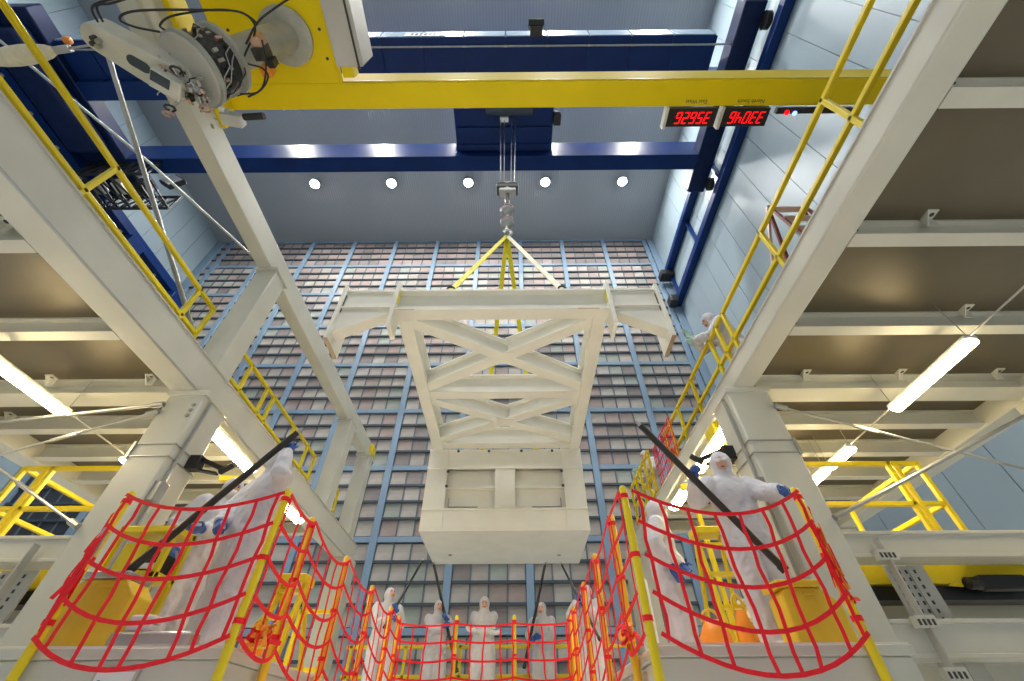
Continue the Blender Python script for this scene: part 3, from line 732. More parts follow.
rc = random.Random(5)
for k in range(16):
    a = rc.uniform(0, 2*PI); P_ = []
    for j in range(6):
        a += rc.uniform(.05, .35); rr = .30+rc.uniform(0, .05)
        P_.append(D+ax*(.02+.075*j+rc.uniform(-.03, .03))+rr*(math.cos(a)*_x+math.sin(a)*_z))
    MB().path(P_, .006, 5).build('drum_cable', rc.choice(('black_rubber', 'grey_metal', 'grey_metal')), dr)
for k in range(14):
    u_, v_ = rc.gauss(186, 12), rc.gauss(86, 9); P_ = []
    for j in range(6):
        P_.append(at(u_, v_, Z=4.72+rc.uniform(-.06, .08))); u_ += rc.uniform(-6, 7); v_ += rc.uniform(-5, 6)
    MB().path(P_, .006, 5).build('tool_cable', rc.choice(('grey_metal', 'black_rubber', 'robot_pale')), t)
# ================================================================== GUARD RAILS
def rail_run(t, pts_top, zs, posts, foot, r=.026, m='yellow'):
    for z in zs:
        for a, b in zip(pts_top[:-1], pts_top[1:]):
            MB().bar((a[0], a[1], z), (b[0], b[1], z), r*2, r*2).build('rail', m, t, bev=.008)
    for (x, y) in posts:
        MB().bar((x, y, foot), (x, y, zs[0]+r), r*2, r*2, up=(0, 1, 0)).build('post', m, t, bev=.008)
t = thing('guardrail', 'long yellow guardrail along the inner edge of the mezzanine by the blue wall', 'railing', (2.98, 3, 3.25))
rail_run(t, [(2.98, -1.6), (2.98, 7.3)], (4.43, 3.94), [(2.98, y) for y in (-1.2, 1.30, 2.74, 4.05, 4.32, 4.60, 5.55, 6.35, 6.9, 7.28)], 3.25)
t = thing('guardrail', 'yellow guardrail in front of the upper post, beside the leaning grey pole', 'railing', (-4.2, 2, 3.25))
rail_run(t, [(-4.2, -1.6), (-4.2, 3.9)], (4.43, 3.94), [(-4.2, y) for y in (-.9, 1.9, 3.55, 3.9)], 3.25)
t = thing('guardrail', 'yellow guardrail beyond the upper post on the mezzanine with the upper beam', 'railing', (-4.2, 7, 3.25))
rail_run(t, [(-4.2, 4.6), (-4.2, 8.05)], (4.43, 3.94), [(-4.2, y) for y in (4.6, 5.1, 5.7, 5.95, 6.9, 7.6, 8.05)], 3.25)
t = thing('guardrail', 'short yellow guardrail at the far end of the mezzanine with the upper beam', 'railing', (-4.2, 9, 3.25))
rail_run(t, [(-4.2, 8.6), (-4.2, 9.7)], (4.43, 3.94), [(-4.2, y) for y in (8.6, 9.2, 9.7)], 3.25)
for s, lab in ((1, 'yellow guardrail with a corner on the lower deck beside the blue wall'), (-1, 'yellow guardrail with a corner on the lower deck below the upper beam')):
    xa = 2.95 if s > 0 else -3.99; xc = 4.95 if s > 0 else -6.05
    t = thing('guardrail', lab, 'railing', (xc, 4.8, 1.37))
    rail_run(t, [(xa, 4.8), (xc-.32*s, 4.8)], (2.5, 2.0), [(xc-.36*s, 4.8)], 1.37)
    rail_run(t, [(xc-.28*s, 4.8), (xc, 4.8), (xc, 6.2)], (2.5, 2.0), [(xc-.28*s, 4.8), (xc, 4.8), (xc, 6.2)], 1.37)

# ladder gate and red net at the far end of the right mezzanine
t = thing('access_gate', 'yellow stair gate at the far end of the mezzanine by the blue wall', 'railing', (2.9, 8.6, 3.25))
for y in (7.75, 8.1, 8.5, 8.9, 9.4): MB().bar((2.72, y, 3.25), (2.72, y, 4.35), .05, .05, up=(0, 1, 0)).build('post', 'yellow', t)
for z in (4.32, 3.85, 3.5): MB().bar((2.72, 7.7, z), (2.72, 9.45, z), .05, .05).build('rail', 'yellow', t)
MB().bar((2.74, 7.75, 3.4), (2.74, 8.9, 4.3), .04, .05).build('diagonal_rail', 'yellow', t)
MB().bar((2.74, 8.5, 3.4), (2.74, 9.4, 4.3), .04, .05).build('diagonal_rail', 'yellow', t)

# maroon step stand on the right deck
t = thing('step_stand', 'maroon folding step stand on the mezzanine by the blue wall', 'step ladder', (3.45, 2.9, 3.25))
for (x, y) in ((3.3, 2.55), (3.75, 2.55)):
    MB().bar((x, y-.05, 3.25), (x, y+.15, 5.0), .04, .03).build('rail', 'maroon', t)
    MB().bar((x, y+.7, 3.25), (x, y+.17, 4.98), .04, .03).build('rear_rail', 'maroon', t)
for k in range(6): MB().bar((3.3, 2.52+.034*k, 3.5+.28*k), (3.75, 2.52+.034*k, 3.5+.28*k), .07, .02).build('step', 'pink_metal', t)
MB().bar((3.3, 2.6, 4.0), (3.3, 3.1, 3.9), .02, .02).build('spreader', 'pink_metal', t)
MB().bar((3.28, 2.70, 4.98), (3.28, 3.2, 4.3), .03, .03).build('handle', 'pink_metal', t)

# ================================================================== FLUORESCENT LIGHTS UNDER THE DECKS
def tube_light(x, y0, y1, z, lab, w=.075):
    t = thing('fluorescent_light', lab, 'light fixture', (x, (y0+y1)/2, z), 'fluorescent lights under the mezzanines')
    MB().box((x-w*.8, y0-.02, z+.03), (x+w*.8, y1+.02, z+.075)).build('housing', 'steel', t, bev=.01)
    P = [(x+w*math.cos(a), 0, z+.03-.06*math.sin(a)) for a in [PI*k/8 for k in range(9)]]
    MB().prism([(p[0], y0, p[2]) for p in P], (0, y1-y0, 0)).build('diffuser', 'tube_light', t, bev=.012)
    for y in (y0, y1): MB().tube((x, y, z+.07), (x, y, 3.205 if abs(x) > 4 else 3.002), .004, 5).build('hanger', 'grey_metal', t)
tube_light(4.28, 2.84, 3.94, 2.70, 'long fluorescent light hung below the deck by the blue wall, beside the tension rods')
tube_light(4.28, 4.80, 5.30, 2.70, 'short fluorescent light above the yellow corner guardrail by the blue wall')
tube_light(4.28, 5.42, 6.05, 2.70, 'second fluorescent light in line above the yellow corner guardrail by the blue wall')
tube_light(-5.06, 2.55, 3.93, 2.70, 'fluorescent light hung below the deck that carries the upper beam, before the column')
tube_light(-5.06, 4.95, 5.75, 2.70, 'fluorescent light behind the column below the deck that carries the upper beam')
tube_light(-3.74, 4.42, 5.55, 2.82, 'fluorescent light tucked below the main beam below the upper post', .09)
tube_light(2.63, 4.42, 5.60, 2.81, 'fluorescent light tucked below the main beam above the worker with the pole', .09)
tube_light(2.63, 6.1, 6.9, 2.81, 'fluorescent light further along the main beam by the blue wall', .09)
tube_light(-3.74, 6.2, 7.4, 2.82, 'fluorescent light further along the main beam below the upper posts', .09)
for x, y0, y1 in ((4.28, -1.5, 2.84), (4.28, 3.94, 4.8), (-5.06, 3.95, 4.9)):
    o = rod('light_cable', ('thin cable linking two fluorescent lights by the blue wall' if x > 0 else 'thin cable behind the column below the upper beam') if y0 > 0 else 'thin cable running up to the fluorescent light by the blue wall', 'cable', [(x, y0, 2.76), (x, (y0+y1)/2, 2.755), (x, y1, 2.76)], .009, 'grey_paint', 'cables of the fluorescent lights')
for s, lab in ((-1, 'yellow hoist cover below the deck behind the column under the upper post'), (1, 'yellow hoist cover below the deck behind the column by the blue wall')):
    q = at(208, 424, Y=4.75) if s < 0 else at(738, 430, Y=4.75)+V((-.22, 0, 0))
    o = MB().box((q.x-.16, 4.6, q.z-.13), (q.x+.16, 4.9, 3.0)).build('hoist_cover', 'yellow', bev=.02); tag(o, lab, 'hoist')
    c = V((-3.55, 4.22, 2.25)) if s < 0 else V((2.46, 4.28, 2.36))
    t = thing('clamp_lamp', 'black clamp lamp on the column under the upper post' if s < 0 else 'black clamp lamp on the column by the blue wall', 'lamp', c)
    MB().box((c.x-.06*s-.07, c.y-.06, c.z-.08), (c.x-.06*s+.07, c.y+.06, c.z+.08)).build('clamp', 'black', t, bev=.015)
    e = c+V((-.42*s, -.0, -.02)); MB().bar(c+V((-.1*s, 0, .05)), e+V((0, 0, -.06)), .03, .045).build('arm', 'black', t)
    MB().bar(e+V((.05*s, 0, -.09)), e+V((-.07*s, 0, -.0)), .05, .05).build('head', 'black', t, bev=.01)
    MB().bar(c+V((-.1*s, .04, -.06)), e+V((.1*s, .04, -.08)), .06, .02).build('lower_arm', 'black', t)

# covered lamp and beacon beyond the left railing
q0, q1 = at(-18, 61, Z=5.6), at(58, 50, Z=5.6)
t = thing('covered_lamp', 'long cream lamp cover with a grey end beside the orange beacon', 'lamp', (q0+q1)/2)
dq = (q1-q0); MB().ell((q0+q1)/2, dq*.5, V((-dq.y, dq.x, 0)).normalized()*.10, (0, 0, .06), 18, 12).build('cover', 'sling_cream', t)
MB().bar(q1-dq*.03, q1+dq*.16, .07, .06).build('end_fitting', 'grey_metal', t)
MB().tube(q1+dq*.1, q1+dq*.9, .012, 8).build('support_arm', 'grey_metal', t)
q = at(66, 41, Z=5.62); MB().lathe([(.04, 0), (.04, .05), (.02, .075)], q, (0, 0, 1), 12).build('beacon', 'orange', t)

q = at(1008, 597, Y=4.2); t = thing('cable_motor', 'small black motor on the yellow stringer of the lower deck by the blue wall', 'motor', (q.x, 4.2, .93))
MB().box((q.x-.16, 4.16, .98), (q.x+.25, 4.27, 1.10)).build('body', 'black', t, bev=.02)
MB().lathe([(.05, 0), (.05, .10)], (q.x-.16, 4.21, 1.04), (-1, 0, 0), 12).build('shaft_cover', 'robot_dark', t)
MB().prism([(q.x-.42, 4.24, 1.03), (q.x-.28, 4.24, 1.08), (q.x-.28, 4.24, 1.02)], (0, .015, 0)).build('pointer', 'yellow', t)
# ================================================================== WORK PLATFORMS
PZ = .465
def platform(name, lab, lo, hi, rib_axis):
    t = thing(name, lab, 'platform', ((lo[0]+hi[0])/2, (lo[1]+hi[1])/2, FZ))
    MB().box((lo[0]+.02, lo[1]+.02, FZ), (hi[0]-.02, hi[1]-.02, PZ-.07)).build('body', 'steel', t, bev=.01)
    MB().box((lo[0], lo[1], PZ-.07), (hi[0], hi[1], PZ-.012)).build('deck_edge', 'steel', t, bev=.006)
    MB().box((lo[0]+.01, lo[1]+.01, PZ-.012), (hi[0]-.01, hi[1]-.01, PZ)).build('deck_surface', 'platform_top', t)
    return t
PL = platform('work_platform', 'pale work platform below the column with the upper post, edged by red netting', (-3.45, 3.17), (-1.772, 10.45), 'y')
PR = platform('work_platform', 'pale work platform below the column by the blue wall, edged by red netting', (.862, 3.17), (2.44, 10.45), 'y')
PC = platform('work_platform', 'pale cross platform under the box end joining the two side platforms', (-1.768, 7.46), (.858, 10.45), 'x')
for (u0, u1, v0) in ((98, 142, 668),):
    a, b = at(u0, v0, Y=3.18), at(u1, v0, Y=3.18)
    s = MB().box((a.x, 3.172, a.z-.28), (b.x, 3.185, a.z)).build('notice', 'grey_paint', PL)
    MB().box((a.x+.02, 3.168, a.z-.26), (b.x-.02, 3.174, a.z-.02)).build('notice_paper', 'paper', s)
    for k, (x0, x1, z) in enumerate(((.12, .24, .07), (.10, .27, .11), (.10, .25, .15))):
        MB().box((a.x+x0, 3.165, a.z-z-.02), (a.x+x1, 3.169, a.z-z)).build('notice_line', 'ink', s)
    MB().lathe([(.016, 0), (.016, .004)], (a.x+.055, 3.168, a.z-.075), (0, -1, 0), 10).build('notice_mark', 'ink', s)

XPL, XPR, ZT = -1.74, .83, 1.42
LY = (3.12, 3.67, 4.69, 5.78, 6.85, 7.42); RY = (3.10, 3.64, 4.66, 5.69, 6.90, 7.42)
def net_post(x, y, m, lab, foot=-.1, r=.028, grp='yellow net posts around the pit'):
    t = thing('net_post', lab, 'post', (x, y, foot), grp)
    MB().lathe([(r, 0), (r, ZT-foot), (r*.6, ZT-foot+.02)], (x, y, foot), (0, 0, 1), 12).build('pole', m, t)
    for z in (1.36, .95, .58): MB().lathe([(r*1.2, -.016), (r*1.2, .016)], (x, y, z), (0, 0, 1), 12).build('tie_wrap', 'red_web', t)
    return t
net_post(XPL, LY[0], 'yellow', 'yellow net post at the front pit corner of the platform below the upper post', -.9)
net_post(XPR, RY[0], 'yellow', 'yellow net post at the front pit corner of the platform by the blue wall', -.9)
net_post(-2.96, 3.14, 'yellow', 'yellow net post in front of the column below the upper post', -.9)
net_post(2.16, 3.14, 'yellow', 'yellow net post in front of the column by the blue wall', -.9)
ORD = ('', 'first', 'second', 'third', 'fourth', 'fifth')
for i in range(1, 6): net_post(XPL, LY[i], 'orange_post', '%s net post behind the front pit corner, platform below the upper post' % ORD[i])
for i in range(1, 6): net_post(XPR, RY[i], 'orange_post', '%s net post behind the front pit corner, platform by the blue wall' % ORD[i])
for x in (-.87, -.01): net_post(x, 7.42, 'yellow', 'yellow net post at the cross platform edge, %s the worker with folded arms' % ('left of' if x < -.5 else 'right of'))

# ------------------------------------------------------------------ red nets
def net(lab, posts, nv, sag=.14, bulge=(0, 0, 0), rows=5, zt=1.40, zb=.50, seed=1, wd=.025):
    rnd = random.Random(seed)
    t = thing('safety_net', lab, 'net', (posts[0][0], posts[0][1], zb))
    bulge = V(bulge)
    jit = [[rnd.uniform(.75, 1.25) for _ in range(rows)] for _ in range(len(posts)-1)]
    def S(i, s, j):
        a, b = V((*posts[i], 0)), V((*posts[i+1], 0)); k = 4*s*(1-s)*jit[i][j]
        z = zt+(zb-zt)*j/(rows-1)
        L = (b-a).length
        return a.lerp(b, s)+V((0, 0, z-sag*min(1, L/1.1)*k))+bulge*k
    N = 12
    for j in range(rows):
        pts = []
        for i in range(len(posts)-1):
            pts += [S(i, s/N, j) for s in range(N)]
        pts.append(S(len(posts)-2, 1, j))
        MB().ribbon(pts, wd, .006, (0, 0, 1)).build('strap', 'red_web', t)
    for i in range(len(posts)-1):
        L = (V(posts[i+1])-V(posts[i])).length; n = nv if nv else max(1, round(L/.22)-1)
        along = V((posts[i+1][0]-posts[i][0], posts[i+1][1]-posts[i][1], 0)).normalized()
        for k in range(0, n+2):
            if k == 0 and i > 0: continue
            s = min(.97, max(.03, k/(n+1))); sw = rnd.uniform(-.03, .03) if 0 < k < n+1 else 0
            pts = []
            for j in range(rows-1):
                a, b = S(i, min(.98, max(.02, s+sw*j*.5)), j), S(i, min(.98, max(.02, s+sw*(j+1)*.5)), j+1)
                w_ = along*rnd.uniform(-.014, .014)
                pts += [a, a.lerp(b, .5)+w_]
            pts.append(S(i, min(.98, max(.02, s+sw*(rows-1)*.5)), rows-1))
            MB().ribbon(pts, wd*.9, .006, along).build('strap', 'red_web', t)
    return t
net('red webbing net hung across the front of the platform below the upper post', [(-2.96, 3.10), (XPL, 3.08)], 6, .16, (0, -.05, 0), seed=3)
net('red webbing net hung across the front of the platform by the blue wall', [(XPR+.06, 3.08), (2.16, 3.10)], 6, .19, (0, -.05, 0), seed=5)
net('red webbing net along the pit side of the platform below the upper post', [(XPL+.035, y) for y in LY], 0, .17, (.04, 0, 0), seed=7)
net('red webbing net along the pit side of the platform by the blue wall', [(XPR-.035, y) for y in RY], 0, .17, (-.04, 0, 0), seed=9)
net('red webbing net across the edge of the cross platform', [(XPL+.05, 7.38), (-.87, 7.38), (-.01, 7.38), (XPR-.05, 7.38)], 3, .05, (0, -.03, 0), zt=1.33, zb=.49, seed=11)
net('small red net tied to the mezzanine guardrail in front of the gate', [(2.92, 6.7), (2.92, 7.4), (2.92, 8.0)], 5, .05, (0, 0, 0), rows=7, zt=4.5, zb=3.35, seed=13)
def bundle(lab, c, r, n, seed, m=('red_web', 'orange')):
    rnd = random.Random(seed); c = V(c)
    t = thing('gathered_net', lab, 'net', c-V((0, 0, r[2])))
    for k in range(n):
        P = []
        q = c+V((rnd.uniform(-r[0], r[0]), rnd.uniform(-r[1], r[1]), rnd.uniform(-r[2], r[2])))
        for _ in range(7):
            P.append(q)
            q = c+V((rnd.uniform(-r[0], r[0]), rnd.uniform(-r[1], r[1]), rnd.uniform(-r[2], r[2])))*.6+(q-c)*.4
        out = []
        for i in range(len(P)-1):
            for s in range(5): out.append(P[i].lerp(P[i+1], s/5))
        for _ in range(4): out = [out[0]]+[(out[i-1]+out[i]+out[i+1])/3 for i in range(1, len(out)-1)]+[out[-1]]
        MB().ribbon(out, .028, .006, (rnd.random(), rnd.random(), 1)).build('fold', m[k % len(m)], t)
    return t
bundle('gathered red and orange netting at the foot of the corner post below the upper post', (-1.70, 3.42, .55), (.06, .22, .09), 9, 21)
bundle('gathered red and orange netting at the foot of the corner post by the blue wall', (.80, 3.62, .58), (.06, .22, .09), 9, 22)
bundle('red lashing wound down the outer net post by the blue wall', (2.16, 3.11, .95), (.05, .04, .44), 9, 23, ('red_web', 'red_web', 'orange'))
bundle('red lashing wound down the outer net post below the upper post', (-2.96, 3.11, .95), (.05, .04, .44), 7, 24, ('red_web', 'red_web', 'cloth_grey'))

# guardrail behind the workers
t = thing('guardrail', 'low yellow guardrail behind the workers on the cross platform', 'railing', (-.4, 10.4, PZ))
rail_run(t, [(-3.4, 10.38), (2.4, 10.38)], (1.47, 1.0), [(x, 10.38) for x in (-3.3, -2.2, -1.1, 0.0, 1.1, 2.3)], PZ, r=.03)

# ------------------------------------------------------------------ props on the platforms
def bin_(lab, x0, x1, y0, y1, h, cut, lidm):
    t = thing('storage_bin', lab, 'bin', ((x0+x1)/2, (y0+y1)/2, PZ))
    c = cut
    P = [(x0, y0, PZ), (x1, y0, PZ), (x1, y0, PZ+h-c), (x1-c, y0, PZ+h), (x0+c*.4, y0, PZ+h), (x0, y0, PZ+h-c*.4)]
    MB().prism(P, (0, y1-y0, 0)).build('body', 'yellow_bin', t, bev=.012)
    MB().box((x0-.015, y0-.015, PZ+h), (x1-c, y1+.015, PZ+h+.05)).build('lid', lidm, t, bev=.01)
    MB().box(((x0+x1)/2-.05, y0-.012, PZ+h*.86), ((x0+x1)/2+.05, y0, PZ+h*.9)).build('handle', 'yellow_bin', t)
a, b = at(58, 640, Y=3.42), at(132, 640, Y=3.42)
bin_('olive yellow storage bin with a grey lid behind the net below the upper post', -3.06, -2.62, 3.27, 3.50, .40, .10, 'grey_metal')
bin_('olive yellow storage bin with sloping shoulders behind the net by the blue wall', 1.90, 2.30, 3.42, 3.64, .36, .10, 'yellow_bin')
o = MB().box((-2.62, 3.25, PZ), (-2.1, 3.4, PZ+.09)).build('tray', 'grey_metal', bev=.02); tag(o, 'low grey tray at the platform edge beside the olive bin', 'tray')
t = thing('folded_cloths', 'folded pinkish cloth packs on the grey tray', 'cloth', (-2.48, 3.33, PZ+.09))
for k in range(2): MB().box((-2.56, 3.27, PZ+.09+.05*k), (-2.40, 3.39, PZ+.135+.05*k)).build('fold', 'cloth_grey', t, bev=.015)
def ladder(lab, x, y, wd, z0, z1, n, m='yellow'):
    t = thing('step_ladder', lab, 'step ladder', (x, y, z0))
    for dx in (-wd/2, wd/2):
        MB().bar((x+dx*1.2, y-.12, z0), (x+dx, y+.08, z1), .035, .07).build('rail', m, t, bev=.006)
        MB().bar((x+dx*1.2, y+.45, z0), (x+dx, y+.10, z1-.02), .03, .05).build('rear_rail', m, t, bev=.006)
    for k in range(n):
        s = (k+.6)/n; yy = y-.12+.2*s; MB().box((x-wd/2*1.1, yy-.05, z0+(z1-z0)*s-.012), (x+wd/2*1.1, yy+.05, z0+(z1-z0)*s+.012)).build('step', m, t)
    MB().box((x-wd/2-.03, y-.02, z1-.02), (x+wd/2+.03, y+.2, z1+.05)).build('cap', m, t, bev=.01)
ladder('yellow step ladder standing behind the worker with the pole by the blue wall', 2.04, 4.55, .26, PZ, 1.62, 4)
ladder('small yellow step ladder by the pit side of the platform below the upper post', -1.98, 4.15, .20, PZ, 1.08, 3)
t = thing('tool_cart', 'bright yellow tool cart in front of the column below the upper post', 'cart', (-3.0, 3.68, PZ))
for x in (-3.24, -2.80):
    for y in (3.58, 3.80): MB().bar((x, y, PZ), (x, y, 1.34), .04, .04, up=(0, 1, 0)).build('upright', 'yellow', t)
for z in (.62, .95, 1.29): MB().box((-3.26, 3.56, z), (-2.78, 3.82, z+.05)).build('shelf', 'yellow', t, bev=.008)
MB().box((-3.18, 3.60, 1.0), (-2.98, 3.78, 1.22)).build('toolbox', 'yellow', t, bev=.01)
MB().box((-2.95, 3.60, 1.0), (-2.83, 3.78, 1.15)).build('drawer', 'black', t, bev=.01)
MB().box((-2.94, 3.585, 1.02), (-2.84, 3.60, 1.06)).build('drawer_front', 'paper', t)
def bucket(lab, x, y, h, r, mt=('orange', 'yellow_bin')):
    t = thing('tool_bag', lab, 'bag', (x, y, PZ))
    MB().lathe([(r*.8, 0), (r, .03), (r*.95, h*.6), (r*.6, h*.9), (r*.45, h)], (x, y, PZ), (0, 0, 1), 14).build('body', mt[0], t)
    MB().lathe([(r*1.02, h*.16), (r*1.03, h*.3)], (x, y, PZ), (0, 0, 1), 14).build('band', 'red_web', t)
    P = [(x+r*.6*math.cos(a), y, PZ+h*.95+h*.35*math.sin(a)) for a in [PI*k/8 for k in range(9)]]
    MB().path(P, .012, 6).build('handle', mt[1], t)
bucket('round orange tool bag beside the yellow step ladder by the blue wall', 1.52, 3.85, .24, .12)
bucket('slim orange tool bag near the worker holding a pole by the blue wall', 2.02, 4.42, .42, .09)
bucket('small orange tool bag at the worker\'s feet below the upper post', -2.3, 4.5, .3, .10)
t = thing('white_stanchion', 'white upright tube with an orange foot at the platform corner by the blue wall', 'post', (1.08, 4.0, PZ))
MB().lathe([(.045, 0), (.045, .55), (.03, .57)], (1.08, 4.0, PZ), (0, 0, 1), 14).build('tube', 'paper', t)
MB().lathe([(.09, 0), (.09, .05), (.06, .08)], (1.08, 4.0, PZ), (0, 0, 1), 14).build('foot', 'orange', t)
for s, x, y in ((-1, -3.40, 4.75), (1, 2.2, 5.05)):
    t = thing('safety_post', 'slim yellow post with a crossbar behind the ' + ('tool cart' if s < 0 else 'worker with the pole by the blue wall'), 'post', (x, y, PZ))
    MB().bar((x, y, PZ), (x, y, 2.35), .045, .045, up=(0, 1, 0)).build('upright', 'yellow', t)
    MB().bar((x-.12, y, 2.33), (x+.12, y, 2.33), .06, .06).build('crossbar', 'yellow', t)
# small yellow gate frames by the far column on the left
t = thing('gate_frame', 'small yellow gate frame beside the far column on the platform below the upper beam', 'railing', (-2.3, 5.6, PZ))
for x in (-2.45, -2.05): MB().bar((x, 5.6, PZ), (x, 5.6, 1.15), .04, .04, up=(0, 1, 0)).build('upright', 'yellow', t)
for z in (.6, 1.13): MB().bar((-2.45, 5.6, z), (-2.05, 5.6, z), .04, .04).build('crossbar', 'yellow', t)
# ================================================================== PEOPLE
def remeshed(mb, vox, smooth_it, name):
    me = mb.mesh(name); o = bpy.data.objects.new(name, me); col.objects.link(o)
    r = o.modifiers.new('r', 'REMESH'); r.mode = 'VOXEL'; r.voxel_size = vox; r.use_smooth_shade = True
    s = o.modifiers.new('s', 'SMOOTH'); s.iterations = smooth_it; s.factor = .5
    dg = bpy.context.evaluated_depsgraph_get(); dg.update()
    out = bpy.data.meshes.new_from_object(o.evaluated_get(dg)); out.name = name
    bpy.data.objects.remove(o); bpy.data.meshes.remove(me)
    return out
def make_hand(grip):
    m = MB(); m.ell((.05, 0, 0), (.055, 0, 0), (0, .044, 0), (0, 0, .018)); m.ell((.0, 0, 0), (.045, 0, 0), (0, .03, 0), (0, 0, .025))
    curl = math.radians(62 if grip else 18)
    for y, Ls, r in ((.033, (.042, .026, .02), .0095), (.011, (.046, .030, .022), .0098), (-.011, (.043, .028, .021), .0095), (-.031, (.034, .022, .018), .0085)):
        p = V((.085-abs(y-.01)*.25, y, 0)); a = curl*.6; P = [V((.05, y*.9, 0)), p]; R_ = [r*1.15, r*1.1]
        for L in Ls:
            p = p+V((math.cos(a)*L, 0, -math.sin(a)*L)); P.append(p); R_.append(r); a += curl
        m.path(P, R_, 8); m.ell(P[-1], (R_[-1], 0, 0), (0, R_[-1], 0), (0, 0, R_[-1]), 8, 5)
    P = [V((.015, .025, -.005)), V((.045, .058, -.018)), V((.07, .060, -.040)) if grip else V((.075, .070, -.022)), V((.085, .045, -.058)) if grip else V((.10, .068, -.030))]
    m.path(P, [.014, .012, .011, .009], 8); m.ell(P[-1], (.009, 0, 0), (0, .009, 0), (0, 0, .009), 8, 5)
    m.path([V((-.06, 0, 0)), V((.01, 0, 0))], [.043, .036], 12)
    return remeshed(m, .0055, 2, 'glove')
HANDS = {}
for g_ in (True, False):
    h_ = make_hand(g_)
    for mname in ('glove_blue', 'glove_pale', 'mask'):
        c_ = h_.copy(); c_.materials.clear(); c_.materials.append(MATS[mname]); HANDS[(g_, mname)] = c_

def loft(m, rings, n=16):
    vs = []
    for c, a, b in rings: vs += [c+math.cos(2*PI*k/n)*a+math.sin(2*PI*k/n)*b for k in range(n)]
    fs = []
    for i in range(len(rings)-1): fs += [(i*n+k, i*n+(k+1) % n, (i+1)*n+(k+1) % n, (i+1)*n+k) for k in range(n)]
    k = (len(rings)-1)*n; fs += [tuple(range(n))[::-1], tuple(range(k, k+n))]
    m.add(vs, fs)

